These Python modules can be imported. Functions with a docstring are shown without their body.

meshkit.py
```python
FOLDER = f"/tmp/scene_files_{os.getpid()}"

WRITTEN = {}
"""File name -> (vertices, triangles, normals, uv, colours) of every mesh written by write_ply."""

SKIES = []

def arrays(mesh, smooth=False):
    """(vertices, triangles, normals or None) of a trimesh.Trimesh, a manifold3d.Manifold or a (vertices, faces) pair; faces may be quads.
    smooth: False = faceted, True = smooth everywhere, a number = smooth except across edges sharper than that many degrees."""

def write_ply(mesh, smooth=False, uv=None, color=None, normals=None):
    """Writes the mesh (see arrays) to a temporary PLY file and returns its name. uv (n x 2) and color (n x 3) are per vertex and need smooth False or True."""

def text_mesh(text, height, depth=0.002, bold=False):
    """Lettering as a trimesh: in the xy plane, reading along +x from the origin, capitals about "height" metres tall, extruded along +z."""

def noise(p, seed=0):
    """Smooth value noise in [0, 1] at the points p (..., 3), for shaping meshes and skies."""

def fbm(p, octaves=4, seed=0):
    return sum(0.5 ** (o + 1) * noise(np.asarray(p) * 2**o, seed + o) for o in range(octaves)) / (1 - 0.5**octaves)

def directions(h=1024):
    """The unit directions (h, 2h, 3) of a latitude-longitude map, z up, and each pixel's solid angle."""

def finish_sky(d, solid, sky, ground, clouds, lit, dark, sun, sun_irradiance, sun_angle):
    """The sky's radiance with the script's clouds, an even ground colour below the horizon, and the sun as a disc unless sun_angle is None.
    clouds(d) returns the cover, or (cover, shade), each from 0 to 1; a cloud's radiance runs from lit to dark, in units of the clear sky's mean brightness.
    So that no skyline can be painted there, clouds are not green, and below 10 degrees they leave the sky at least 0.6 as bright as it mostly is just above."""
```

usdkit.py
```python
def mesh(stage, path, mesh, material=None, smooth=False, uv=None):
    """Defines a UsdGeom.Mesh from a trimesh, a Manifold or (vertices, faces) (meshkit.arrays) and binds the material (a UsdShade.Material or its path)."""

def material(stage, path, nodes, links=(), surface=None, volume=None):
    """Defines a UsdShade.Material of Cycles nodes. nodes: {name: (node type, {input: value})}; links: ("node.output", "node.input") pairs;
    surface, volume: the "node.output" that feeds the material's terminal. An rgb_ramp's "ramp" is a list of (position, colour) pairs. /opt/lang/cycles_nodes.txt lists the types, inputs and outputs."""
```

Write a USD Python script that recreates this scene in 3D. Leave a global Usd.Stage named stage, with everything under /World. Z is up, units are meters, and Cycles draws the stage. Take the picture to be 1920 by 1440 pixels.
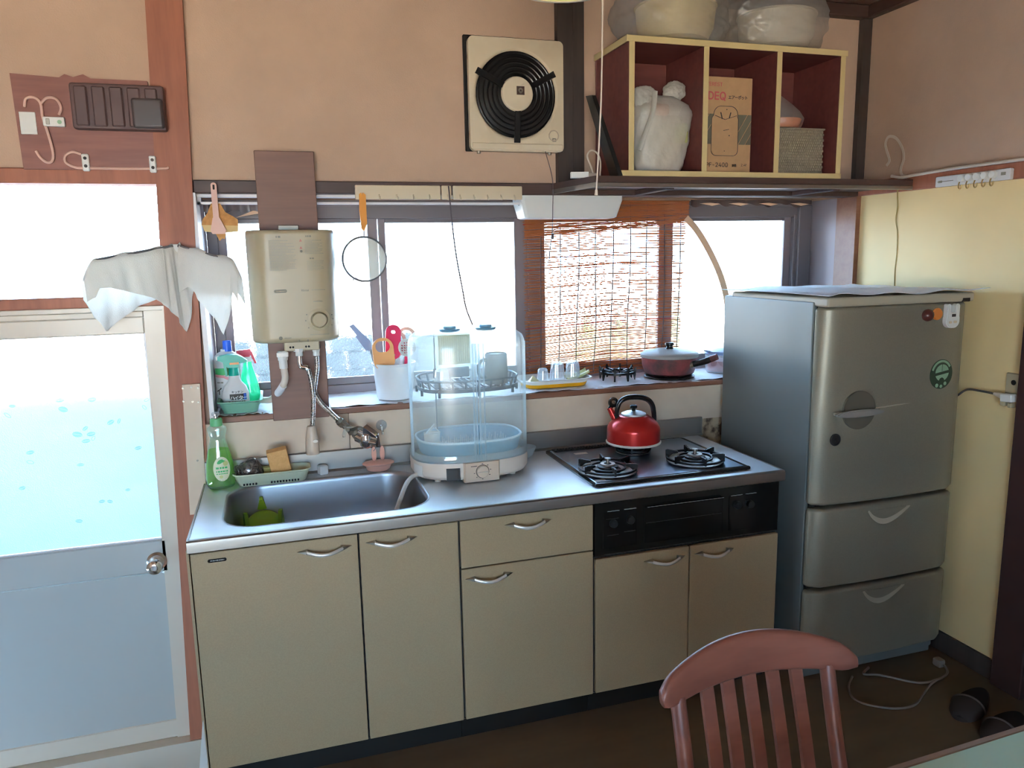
import math, random
import numpy as np, trimesh, manifold3d
import usdkit, meshkit
from shapely.geometry import Polygon, Point, LineString, box as sbox
from shapely import affinity, union_all
from pxr import Usd, UsdGeom, UsdLux, UsdShade, Gf, Sdf

stage = Usd.Stage.CreateInMemory()
UsdGeom.SetStageUpAxis(stage, 'Z')
UsdGeom.SetStageMetersPerUnit(stage, 1.0)
UsdGeom.Xform.Define(stage, '/World')
stage.SetDefaultPrim(stage.GetPrimAtPath('/World'))
PI = math.pi

# ---------------------------------------------------------------- camera, sky, sun, exposure
YAW, PITCH, ROLL, FPX = .29937, .16822, -.01951, 1414.67
EYE = (.2731, -2.6828, 1.5385)
cam = UsdGeom.Camera.Define(stage, '/World/camera')
_cy, _sy, _cp, _sp = math.cos(YAW), math.sin(YAW), math.cos(PITCH), math.sin(PITCH)
_f = np.array([_sy*_cp, _cy*_cp, -_sp]); _r = np.array([_cy, -_sy, 0.0]); _u = np.cross(_r, _f)
_c, _s = math.cos(ROLL), math.sin(ROLL)
_r, _u = _c*_r + _s*_u, -_s*_r + _c*_u
cam.AddTransformOp().Set(Gf.Matrix4d(*_r, 0, *_u, 0, *(-_f), 0, *EYE, 1))
cam.CreateHorizontalApertureAttr(36.0)
cam.CreateVerticalApertureAttr(27.0)
cam.CreateFocalLengthAttr(36.0*FPX/1920)
cam.CreateClippingRangeAttr(Gf.Vec2f(.05, 1000))
cam.CreateExposureAttr(1.45)

dome = UsdLux.DomeLight.Define(stage, '/World/sky')
dome.CreateColorAttr(Gf.Vec3f(.42, .69, 1.0))
dome.CreateIntensityAttr(2.5)

sun = UsdLux.DistantLight.Define(stage, '/World/sun')      # behind the house, which shades the yard in front of the windows
sun.CreateColorAttr(Gf.Vec3f(1.0, .83, .62))
sun.CreateIntensityAttr(185000.0)
sun.CreateAngleAttr(.53)
sun.AddRotateXYZOp().Set(Gf.Vec3f(60, 0, 12))

# ---------------------------------------------------------------- prims
TOP, KIDS = {}, {}

def numbered(table, name):
    n = table.get(name, 0); table[name] = n + 1
    return name if n == 0 else f'{name}_{n:03d}'

def setdata(prim, label=None, cat=None, group=None, kind=None):
    for k, v in (('label', label), ('category', cat), ('group', group), ('kind', kind)):
        if v: prim.SetCustomDataByKey(k, v)

class T:
    """A thing (or a part with sub-parts): an Xform at the thing's base; shapes are given in world coordinates."""
    def __init__(s, name, label=None, cat=None, loc=(0, 0, 0), group=None, kind=None, raw=False):
        s.path = '/World/' + (name if raw else numbered(TOP, name)); s.loc = np.array(loc, float)
        s.x = UsdGeom.Xform.Define(stage, s.path); s.t = s.x.AddTranslateOp(); s.t.Set(Gf.Vec3d(*map(float, loc)))
        setdata(s.x.GetPrim(), label, cat, group, kind)
    def add(s, name, mesh, mat, smooth=35, label=None, kind=None, under=None):
        base = under or s.path
        p = base + '/' + numbered(KIDS.setdefault(base, {}), name)
        g = mk(p, mesh, mat, smooth, s.loc)
        setdata(g.GetPrim(), label, None, None, kind)
        return p
    def copy(s, loc, label=None):
        d = s.x.GetPrim().GetCustomData()
        name = s.path.split('/')[-1]
        c = UsdGeom.Xform.Define(stage, '/World/' + numbered(TOP, name))
        c.GetPrim().GetReferences().AddInternalReference(s.path)
        c.GetPrim().SetInstanceable(True)
        UsdGeom.Xformable(c).ClearXformOpOrder()
        op = c.AddTranslateOp() if not c.GetPrim().GetAttribute('xformOp:translate') else UsdGeom.XformOp(c.GetPrim().GetAttribute('xformOp:translate'))
        op.Set(Gf.Vec3d(*map(float, loc)))
        c.SetXformOpOrder([op])
        setdata(c.GetPrim(), label or d.get('label'), d.get('category'), d.get('group'))
        return c

def mk(path, mesh, mat, smooth=35, loc=(0, 0, 0)):
    if isinstance(mesh, (list,)): mesh = join(*mesh)
    if hasattr(mesh, 'to_mesh'):
        q = mesh.to_mesh(); mesh = trimesh.Trimesh(np.array(q.vert_properties[:, :3]), np.array(q.tri_verts), process=False)
    mesh = mesh.copy(); mesh.apply_translation(-np.asarray(loc, float))
    return usdkit.mesh(stage, path, mesh, M[mat] if isinstance(mat, str) else mat, smooth=smooth)

def one(name, mesh, mat, label, cat, group=None, smooth=35, kind=None):
    """A thing that is one mesh."""
    g = mk('/World/' + numbered(TOP, name), mesh, mat, smooth)
    setdata(g.GetPrim(), label, cat, group, kind)
    return g

def struct(name, mesh, mat, smooth=False):
    g = mk('/World/' + numbered(TOP, name), mesh, mat, smooth)
    setdata(g.GetPrim(), kind='structure')
    return str(g.GetPath())

# ---------------------------------------------------------------- shapes
def join(*ms):
    out = []
    for m in ms:
        if isinstance(m, (list, tuple)): m = join(*m)
        if hasattr(m, 'to_mesh'):
            q = m.to_mesh(); m = trimesh.Trimesh(np.array(q.vert_properties[:, :3]), np.array(q.tri_verts), process=False)
        out.append(m)
    return trimesh.util.concatenate(out) if len(out) > 1 else out[0]

def box(x0, x1, y0, y1, z0, z1):
    m = trimesh.creation.box((abs(x1-x0), abs(y1-y0), abs(z1-z0)))
    m.apply_translation(((x0+x1)/2, (y0+y1)/2, (z0+z1)/2)); return m

def rbox(x0, x1, y0, y1, z0, z1, r=.003, n=1):
    """A box with rounded edges (n rings per corner; n = 1 is a chamfer)."""
    x0, x1 = sorted((x0, x1)); y0, y1 = sorted((y0, y1)); z0, z1 = sorted((z0, z1))
    r = min(r, (x1-x0)/2.01, (y1-y0)/2.01, (z1-z0)/2.01)
    if n == 1:
        d = [(1, 0, 0), (0, 1, 0), (0, 0, 1)]
    else:
        d = [(math.cos(a)*math.sin(b), math.sin(a)*math.sin(b), math.cos(b)) for i in range(n+1) for b in [i*PI/2/n] for j in range(n+1) for a in [j*PI/2/n]]
    d = np.array(d)*r; pts = []
    for sx in (-1, 1):
        for sy in (-1, 1):
            for sz in (-1, 1):
                c = np.array([x1-r if sx > 0 else x0+r, y1-r if sy > 0 else y0+r, z1-r if sz > 0 else z0+r])
                pts.append(c + d*np.array([sx, sy, sz]))
    return hull(np.vstack(pts))

def hull(pts):
    return trimesh.convex.convex_hull(np.round(np.asarray(pts, float), 6))

def cyl(p0, p1, r, n=20, r2=None):
    p0, p1 = np.asarray(p0, float), np.asarray(p1, float); r2 = r if r2 is None else r2
    return sweep([p0, p1], [r, r2], n)

def frames(P):
    P = np.asarray(P, float); t = np.gradient(P, axis=0); t /= np.linalg.norm(t, axis=1, keepdims=True)+1e-12
    a = np.cross(t[0], [0, 0, 1.0]); a = np.cross(t[0], [1.0, 0, 0]) if np.linalg.norm(a) < .1 else a
    A = []
    for k in range(len(P)):
        a = a - t[k]*(a@t[k]); a /= np.linalg.norm(a)+1e-12; A.append(a)
    A = np.array(A); return t, A, np.cross(t, A)

def sweep(P, r, n=12, flat=1.0, closed=False):
    """A round tube along P; r a radius or one per point; flat squeezes it along its second axis."""
    P = np.asarray(P, float); k = len(P); r = np.broadcast_to(np.asarray(r, float), (k,))
    if closed:
        t = np.roll(P, -1, 0)-np.roll(P, 1, 0); t /= np.linalg.norm(t, axis=1, keepdims=True)
        nrm = np.linalg.svd(P-P.mean(0))[2][2]; A = np.tile(nrm, (k, 1)); B = np.cross(t, A)
    else:
        t, A, B = frames(P)
    ang = np.arange(n)*2*PI/n
    V = P[:, None]+r[:, None, None]*(np.cos(ang)[None, :, None]*A[:, None]+flat*np.sin(ang)[None, :, None]*B[:, None])
    V = V.reshape(-1, 3); F = []
    for i in range(k if closed else k-1):
        for j in range(n):
            a, b = i*n+j, i*n+(j+1) % n; c, d = ((i+1) % k)*n+(j+1) % n, ((i+1) % k)*n+j
            F += [(a, b, c), (a, c, d)]
    if not closed:
        V = np.vstack([V, P[0], P[-1]])
        for j in range(n):
            F += [(k*n, (j+1) % n, j), (k*n+1, (k-1)*n+j, (k-1)*n+(j+1) % n)]
    m = trimesh.Trimesh(V, F, process=False)
    if m.volume < 0: m.invert()
    return m

def spline(P, n=8):
    """Catmull-Rom through P."""
    P = np.asarray(P, float); Q = np.vstack([2*P[0]-P[1], P, 2*P[-1]-P[-2]]); out = []
    for i in range(1, len(Q)-2):
        for s in np.arange(n)/n:
            a, b, c, d = Q[i-1], Q[i], Q[i+1], Q[i+2]
            out.append(.5*((2*b)+(c-a)*s+(2*a-5*b+4*c-d)*s*s+(3*b-a-3*c+d)*s**3))
    return np.array(out+[P[-1]])

def tube(P, r, n=10, smooth=6, flat=1.0):
    return sweep(spline(P, smooth) if smooth and len(P) > 2 else P, r, n, flat)

def lathe(prof, c=(0, 0, 0), n=32, sx=1.0, sy=1.0, power=2.0, closed=False):
    """Revolve (radius, height) pairs about z at c; sx, sy stretch it; power above 2 squares the outline; closed joins the last pair to the first."""
    prof = np.asarray(prof, float); k = len(prof); a = np.arange(n)*2*PI/n
    ca, sa = np.cos(a), np.sin(a)
    q = (np.abs(ca)**power+np.abs(sa)**power)**(-1/power)
    V = np.stack([prof[:, :1]*(ca*q)[None]*sx, prof[:, :1]*(sa*q)[None]*sy, np.repeat(prof[:, 1:], n, 1)], -1).reshape(-1, 3); F = []
    for i in range(k if closed else k-1):
        for j in range(n):
            p, q2 = i*n+j, i*n+(j+1) % n; r, s = ((i+1) % k)*n+(j+1) % n, ((i+1) % k)*n+j
            F += [(p, q2, r), (p, r, s)]
    if not closed:
        for i, flip in ((0, 1), (k-1, 0)):
            if prof[i, 0] > 1e-6:
                V = np.vstack([V, [0, 0, prof[i, 1]]]); ci = len(V)-1
                for j in range(n):
                    f = (i*n+j, i*n+(j+1) % n, ci); F.append(f[::-1] if flip else f)
    m = trimesh.Trimesh(V, F, process=False); m.merge_vertices(); m.update_faces(m.nondegenerate_faces())
    if m.volume < 0: m.invert()
    m.apply_translation(c); return m

def ext(poly, axis, a, b):
    """Extrude a shapely polygon between a and b along an axis. Polygon coordinates: z: (x, y); y: (x, z); x: (y, z)."""
    ms = []
    for g in getattr(poly, 'geoms', [poly]):
        if g.is_empty or g.area < 1e-12: continue
        m = trimesh.creation.extrude_polygon(g, abs(b-a), engine='earcut'); v = m.vertices.copy(); lo = min(a, b)
        if axis == 'z': m.vertices = np.stack([v[:, 0], v[:, 1], v[:, 2]+lo], 1)
        elif axis == 'x': m.vertices = np.stack([v[:, 2]+lo, v[:, 0], v[:, 1]], 1)
        else: m = trimesh.Trimesh(np.stack([v[:, 0], v[:, 2]+lo, v[:, 1]], 1), m.faces[:, ::-1], process=False)
        ms.append(m)
    return join(*ms)

def rrect(x0, x1, y0, y1, r, n=8):
    return sbox(x0+r, y0+r, x1-r, y1-r).buffer(r, quad_segs=n)

def loft(rings, cap0=True, cap1=True):
    """Skin equal-length closed rings of points."""
    k, n = len(rings), len(rings[0]); V = np.vstack(rings); F = []
    for i in range(k-1):
        for j in range(n):
            a, b, c, d = i*n+j, i*n+(j+1) % n, (i+1)*n+(j+1) % n, (i+1)*n+j
            F += [(a, b, c), (a, c, d)]
    for on, i, flip in ((cap0, 0, True), (cap1, k-1, False)):
        if on:
            V = np.vstack([V, np.mean(rings[i], 0)]); ci = len(V)-1
            for j in range(n):
                f = (i*n+j, i*n+(j+1) % n, ci); F.append(f[::-1] if flip else f)
    m = trimesh.Trimesh(V, F, process=False)
    if m.volume < 0: m.invert()
    return m

def ring_rr(x0, x1, y0, y1, r, z, n=6):
    """A rounded rectangle as 4(n+1) points at height z."""
    out = []
    for cx, cy, a0 in ((x1-r, y1-r, 0), (x0+r, y1-r, 90), (x0+r, y0+r, 180), (x1-r, y0+r, 270)):
        for i in range(n+1):
            a = math.radians(a0+90*i/n); out.append((cx+r*math.cos(a), cy+r*math.sin(a), z))
    return np.array(out)

def sheet(fn, nu, nv, th=.002):
    """A cloth-like slab: fn(u, v) over [0, 1]^2 gives points; the back lies th away."""
    u, v = np.meshgrid(np.linspace(0, 1, nu), np.linspace(0, 1, nv), indexing='ij')
    P = np.asarray(fn(u, v), float)
    if P.shape[0] == 3 and P.shape[-1] != 3: P = np.moveaxis(P, 0, -1)
    du, dv = np.gradient(P, axis=0), np.gradient(P, axis=1)
    N = np.cross(du, dv); N /= np.linalg.norm(N, axis=-1, keepdims=True)+1e-12
    A, B = P.reshape(-1, 3), (P-N*th).reshape(-1, 3); o = len(A); F = []
    I = lambda i, j: i*nv+j
    for i in range(nu-1):
        for j in range(nv-1):
            a, b, c, d = I(i, j), I(i+1, j), I(i+1, j+1), I(i, j+1)
            F += [(a, b, c), (a, c, d), (o+a, o+c, o+b), (o+a, o+d, o+c)]
    rim = [I(i, 0) for i in range(nu)]+[I(nu-1, j) for j in range(1, nv)]+[I(i, nv-1) for i in range(nu-2, -1, -1)]+[I(0, j) for j in range(nv-2, 0, -1)]
    for a, b in zip(rim, rim[1:]+rim[:1]): F += [(a, o+a, o+b), (a, o+b, b)]
    return trimesh.Trimesh(np.vstack([A, B]), F, process=False)

def move(m, d): m = m.copy(); m.apply_translation(d); return m
def rot(m, deg, axis=(0, 0, 1), at=(0, 0, 0)):
    m = m.copy(); m.apply_transform(trimesh.transformations.rotation_matrix(math.radians(deg), axis, at)); return m
def on_plane(m, origin, right, up):
    """Bring a mesh drawn in xy (thickness along z) to origin with x along right and y along up."""
    right, up = np.array(right, float), np.array(up, float); right /= np.linalg.norm(right); up /= np.linalg.norm(up)
    R = np.eye(4); R[:3, 0] = right; R[:3, 1] = up; R[:3, 2] = np.cross(right, up); R[:3, 3] = origin
    m = m.copy(); m.apply_transform(R); return m
def text(s, h, origin, right=(1, 0, 0), up=(0, 0, 1), depth=.0006, bold=False):
    return on_plane(meshkit.text_mesh(s, h, depth, bold), origin, right, up)
GLYPH = {"キ":[[[7,1,6,8,8,9,28,11,27,22,8,19,6,23,6,27,25,29,23,37,24,41,31,41,32,31,40,31,50,34,52,33,52,26,34,24,36,13,52,16,58,15,58,9,37,6,41,-13,33,-13,30,5,11,1]]],"ッ":[[[18,-12,19,-9,30,-5,40,4,45,13,48,26,55,24,53,14,49,5,38,-8,24,-16,22,-16]],[[25,26,30,28,32,27,37,12,32,10,30,11]],[[10,21,13,24,18,23,23,8,16,6]]],"チ":[[[5,13,5,20,30,20,29,30,11,29,10,36,28,36,50,40,53,34,37,31,37,20,59,20,59,13,36,13,36,6,33,-2,21,-14,16,-13,13,-9,24,-2,28,5,29,13]]],"ン":[[[11,-12,8,-5,25,-1,39,7,50,18,55,28,57,28,60,20,53,10,42,0,28,-8,15,-12]],[[10,32,10,34,14,38,16,38,32,23,28,19,26,19]]],"ハ":[[[36,31,37,34,44,34,55,9,60,-9,55,-11,52,-10,45,14]],[[4,-9,4,-6,10,1,15,12,20,34,28,33,23,12,17,-2,11,-11]]],"イ":[[[7,7,5,14,31,24,40,30,50,41,52,41,56,37,56,35,49,28,39,22,39,-13,31,-13,31,16,10,7]]],"タ":[[[5,14,20,28,28,43,35,41,33,34,52,35,57,32,52,17,46,9,53,2,49,-4,40,1,36,-4,22,-13,15,-14,11,-10,12,-8,25,-3,35,5,22,15,25,20,30,19,37,13,41,13,46,22,47,27,27,27,11,10,9,10]]],"ー":[[[6,18,58,18,58,10,6,10]]],"エ":[[[4,-9,5,-1,28,-1,28,26,8,26,8,33,56,33,56,26,35,26,35,0,37,-2,59,-1,59,-9]]],"ア":[[[7,30,7,37,58,37,60,35,58,28,43,12,38,14,37,17,46,24,49,30]],[[11,-11,11,-8,17,-6,26,5,28,20,27,25,34,26,35,12,33,3,29,-5,18,-14,15,-14]]],"ポ":[[[5,22,5,29,28,29,28,40,36,39,35,29,48,29,44,38,48,44,55,45,60,41,60,34,57,30,57,22,35,22,35,-12,31,-15,21,-15,18,-11,19,-7,28,-8,28,22],[54,40,49,36,51,34,55,35]],[[46,8,42,14,48,16,58,2,59,-3,53,-6]],[[3,-1,10,6,15,16,21,14,19,7,9,-6,4,-4]]],"ト":[[[20,-13,20,40,28,40,28,22,50,15,55,12,55,9,53,5,51,5,40,11,28,14,28,-13]]],"容":[[[1,2,2,4,19,12,31,26,35,25,37,20,43,14,62,5,62,2,59,-2,51,1,51,-17,45,-17,43,-15,21,-15,20,-17,13,-17,13,0,4,-2],[21,1,20,-9,44,-9,44,1],[32,16,24,7,41,8]],[[4,38,28,39,27,44,34,45,36,39,59,39,60,26,53,25,53,32,51,33,12,33,11,26,5,25]],[[43,31,58,19,58,16,55,14,53,14,45,22,37,26,37,29,39,31]],[[5,17,6,20,14,24,20,31,26,30,26,27,11,14,8,14]]],"量":[[[2,19,3,24,11,24,10,26,11,43,53,43,53,24,62,23,61,18,55,18,55,-1,36,-2,37,-3,57,-3,57,-9,62,-9,62,-15,2,-15,2,-10,8,-9,7,-3,27,-3,28,-2,9,-1,9,18],[35,12,48,11,49,12,36,13],[36,6,36,4,49,5,48,6],[17,37,46,36,47,37,18,38],[16,12,28,11,29,12,17,13],[29,5,17,6,16,5,28,4]]]}
def kana(s, h, origin, right=(1, 0, 0), up=(0, 0, 1), depth=.0006, gap=.98):
    """Japanese lettering from outlines on a 64-unit em."""
    ms, x, k = [], 0.0, h/56.0
    for ch in s:
        gs = []
        for rings in GLYPH[ch]:
            pts = [np.array(q, float).reshape(-1, 2)*k+[x, 0] for q in rings]
            gs.append(Polygon(pts[0], pts[1:]).buffer(0))
        ms.append(ext(union_all(gs), 'z', 0, depth)); x += 64*k*gap
    return on_plane(join(*ms), origin, right, up)
def print_lines(rows, x0, x1, h, origin, right=(1, 0, 0), up=(0, 0, 1), seed=0, depth=.0004):
    """Small print too fine to read: broken strokes, one row per entry (its length as a share of the column)."""
    g = random.Random(seed); ms = []
    for i, share in enumerate(rows):
        x = x0
        while x < x0+(x1-x0)*share:
            w = g.uniform(.4, 1.6)*h; e = min(x+w, x1)
            if e-x > .2*h: ms.append(move(box(x, e, -h/2, h/2, 0, depth), (0, -i*h*2.1, 0)))
            x += w+g.uniform(.25, .5)*h
    return on_plane(join(*ms), origin, right, up)

# ---------------------------------------------------------------- materials
M = {}
def mat(name, c, rough=.5, metal=0.0, c2=None, scale=6.0, stretch=(1, 1, 1), detail=4.0, bump=0.0, bscale=None, lo=.35, hi=.65, extra=None):
    """A principled material; c2 mottles c through noise of the world position; bump adds fine relief."""
    n = {'p': ('principled_bsdf', {'base_color': c, 'roughness': rough, 'metallic': metal, **(extra or {})})}; l = []
    if c2 is not None or bump:
        n['g'] = ('geometry', {}); n['m'] = ('mapping', {'scale': tuple(stretch)}); l.append(('g.position', 'm.vector'))
    if c2 is not None:
        n['n'] = ('noise_texture', {'scale': scale, 'detail': detail, 'roughness': .6}); n['r'] = ('rgb_ramp', {'ramp': [(lo, c), (hi, c2)]})
        l += [('m.vector', 'n.vector'), ('n.fac', 'r.fac'), ('r.color', 'p.base_color')]
    if bump:
        n['bn'] = ('noise_texture', {'scale': bscale or scale*8, 'detail': 3.0}); n['b'] = ('bump', {'strength': bump, 'distance': .002})
        l += [('m.vector', 'bn.vector'), ('bn.fac', 'b.height'), ('b.normal', 'p.normal')]
    M[name] = usdkit.material(stage, '/World/Looks/'+name, n, l, surface='p.BSDF'); return M[name]

def thin(name, tint, clear, haze=(.9, .95, 1.0), rough=.1, gloss=.12, film=.5, bump=0.0, bscale=60, dif=None):
    """A thin see-through plastic or pane: clear light plus a milky part (half passed on, half returned) under a gloss."""
    n = {'t': ('transparent_bsdf', {'color': tint}), 'd': ('diffuse_bsdf', {'color': dif or haze}), 'tr': ('translucent_bsdf', {'color': haze}),
         'h': ('mix_closure', {'fac': film}), 'a': ('mix_closure', {'fac': 1-clear}), 'gl': ('glossy_bsdf', {'color': (1, 1, 1), 'roughness': rough}),
         'o': ('mix_closure', {'fac': gloss})}
    l = [('d.BSDF', 'h.closure1'), ('tr.BSDF', 'h.closure2'), ('t.BSDF', 'a.closure1'), ('h.closure', 'a.closure2'), ('a.closure', 'o.closure1'), ('gl.BSDF', 'o.closure2')]
    if bump:
        n['g'] = ('geometry', {}); n['bn'] = ('noise_texture', {'scale': bscale, 'detail': 2.0}); n['b'] = ('bump', {'strength': bump, 'distance': .004})
        l += [('g.position', 'bn.vector'), ('bn.fac', 'b.height'), ('b.normal', 'gl.normal'), ('b.normal', 'd.normal')]
    M[name] = usdkit.material(stage, '/World/Looks/'+name, n, l, surface='o.closure'); return M[name]

def frosted(name, rough=.22, tint=(.97, .98, 1.0), bump=.5, bscale=130):
    """Obscured glass: a rough refracting pane with a hammered face, letting part of the light straight on."""
    n = {'g': ('geometry', {}), 'bn': ('voronoi_texture', {'scale': bscale}), 'b': ('bump', {'strength': bump, 'distance': .003}),
         'r': ('refraction_bsdf', {'color': tint, 'roughness': rough, 'IOR': 1.02}), 't': ('transparent_bsdf', {'color': tint}), 'a': ('mix_closure', {'fac': .75}),
         'gl': ('glossy_bsdf', {'color': (1, 1, 1), 'roughness': .15}), 'fr': ('fresnel', {'IOR': 1.45}), 'o': ('mix_closure', {})}
    l = [('g.position', 'bn.vector'), ('bn.distance', 'b.height'), ('b.normal', 'r.normal'), ('b.normal', 'gl.normal'), ('t.BSDF', 'a.closure1'), ('r.BSDF', 'a.closure2'),
         ('a.closure', 'o.closure1'), ('gl.BSDF', 'o.closure2'), ('fr.fac', 'o.fac')]
    M[name] = usdkit.material(stage, '/World/Looks/'+name, n, l, surface='o.closure'); return M[name]

mat('plaster', (.66, .46, .33), .92, c2=(.58, .405, .29), scale=3.0, bump=.25, bscale=180)
mat('cream_panel', (.90, .68, .33), .6, c2=(.85, .64, .31), scale=2.0)
mat('splash_white', (.74, .58, .42), .45, c2=(.66, .51, .37), scale=5.0)
mat('post_wood', (.46, .165, .09), .55, c2=(.36, .125, .07), scale=5, stretch=(6, 6, .6))
mat('lintel_wood', (.10, .056, .044), .5, c2=(.075, .042, .034), scale=5, stretch=(.5, 6, 6))
mat('dark_post', (.075, .055, .045), .6, c2=(.055, .04, .035), scale=5, stretch=(6, 6, .6))
mat('sill_wood', (.24, .10, .055), .45, c2=(.30, .13, .075), scale=5, stretch=(.5, 6, 6))
mat('board_wood', (.34, .13, .095), .5, c2=(.26, .10, .075), scale=4, stretch=(1, 1, 10))
mat('heater_board', (.26, .13, .09), .5, c2=(.215, .11, .078), scale=3, stretch=(.7, 6, 12))
mat('sash_brown', (.30, .24, .24), .45, .2)
mat('sash_dark', (.20, .17, .17), .4, .2)
mat('alu_beige', (.66, .57, .46), .4, .1)
mat('alu_blue', (.47, .475, .45), .4, .1)
mat('yard_floor', (.30, .27, .23), .8, c2=(.25, .225, .19), scale=6)
mat('terrace', (.62, .55, .46), .9)
mat('white_strip', (.85, .82, .82), .4)
mat('paper', (.86, .87, .90), .7)
mat('floor_vinyl', (.19, .135, .08), .55, c2=(.155, .11, .066), scale=3, stretch=(1, 3, 1))
mat('ceiling_wood', (.24, .15, .115), .7, c2=(.20, .125, .10), scale=4, stretch=(8, .5, 1))
mat('steel', (.74, .77, .80), .52, 1.0, c2=(.70, .73, .76), scale=8, bump=.03, bscale=300)
mat('hob_steel', (.32, .385, .47), .34, 1.0)
mat('handle_metal', (.80, .78, .72), .3, .5)
mat('door_bar', (.58, .56, .50), .22, .6)
mat('fuse_plastic', (.12, .065, .06), .5)
mat('fuse_cover', (.085, .065, .062), .4)
mat('steel_dull', (.38, .355, .32), .42, 1.0)
mat('sink_steel', (.50, .53, .57), .36, 1.0)
mat('cup_dark', (.17, .155, .115), .35, .3)
mat('rack_rim', (.62, .78, .86), .4)
mat('chrome', (.85, .86, .88), .08, 1.0)
mat('satin_chrome', (.72, .70, .66), .25, 1.0)
mat('brass_grey', (.36, .33, .27), .45, .9)
mat('cabinet', (.43, .325, .185), .5, c2=(.40, .30, .17), scale=220, detail=2)
mat('cabinet_body', (.30, .25, .20), .6)
mat('gap_dark', (.012, .010, .009), .8)
mat('black_gloss', (.008, .008, .008), .12)
mat('black_matt', (.012, .011, .010), .45)
mat('cast_iron', (.012, .012, .013), .4)
mat('dark_plastic', (.02, .02, .02), .35)
mat('black_glass', (.010, .010, .009), .08)
mat('grey_line', (.40, .40, .38), .4)
mat('faint_line', (.05, .05, .048), .4)
mat('fridge_door', (.31, .28, .205), .38, .3, c2=(.29, .262, .192), scale=200)
mat('fridge_side', (.20, .22, .21), .35, .2, bump=.04, bscale=120)
mat('fridge_cap', (.50, .44, .32), .45)
mat('heater_body', (.50, .42, .27), .35)
mat('print_grey', (.27, .25, .19), .7)
mat('print_dark', (.06, .05, .045), .6)
mat('print_faint', (.40, .37, .28), .7)
mat('print_pink', (.62, .12, .13), .6)
mat('white_plastic', (.82, .81, .76), .4)
mat('cream_plastic', (.74, .62, .43), .4)
mat('fan_white', (.78, .67, .49), .45, c2=(.70, .58, .40), scale=5)
mat('fan_black', (.008, .009, .010), .28)
mat('pale_pink', (.80, .50, .40), .5)
mat('brush_orange', (.70, .36, .12), .8, c2=(.55, .26, .08), scale=60)
mat('brush_tip', (.75, .55, .25), .8)
mat('orange', (.85, .33, .03), .35)
mat('wire', (.24, .23, .23), .45, .4)
mat('cord_white', (.74, .64, .53), .5)
mat('floor_cord', (.23, .185, .15), .5)
mat('cord_dark', (.10, .08, .07), .6)
mat('cord_tan', (.45, .30, .08), .5)
mat('red_kettle', (.62, .03, .025), .22, .35)
mat('cream_enamel', (.80, .74, .64), .3)
mat('pot_pink', (.36, .075, .075), .4, c2=(.10, .05, .045), scale=14)
mat('pot_lid', (.36, .34, .31), .5)
mat('beige_plastic', (.74, .66, .56), .4)
mat('panel_tan', (.68, .55, .42), .4)
mat('smoke', (.05, .048, .045), .15)
mat('rack_blue', (.22, .47, .64), .4)
mat('rack_grey', (.10, .155, .20), .4)
mat('mug_grey', (.34, .40, .39), .45)
mat('slot_yellow', (.80, .74, .42), .6)
mat('crock_white', (.80, .82, .82), .25)
mat('hot_pink', (.90, .03, .12), .35)
mat('salmon', (.90, .42, .14), .4)
mat('light_salmon', (.85, .52, .42), .4)
mat('blue_plastic', (.30, .38, .60), .4)
mat('tray_green', (.20, .46, .33), .45)
mat('cap_blue', (.02, .14, .75), .35)
mat('nozzle_green', (.0, .42, .30), .35)
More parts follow.
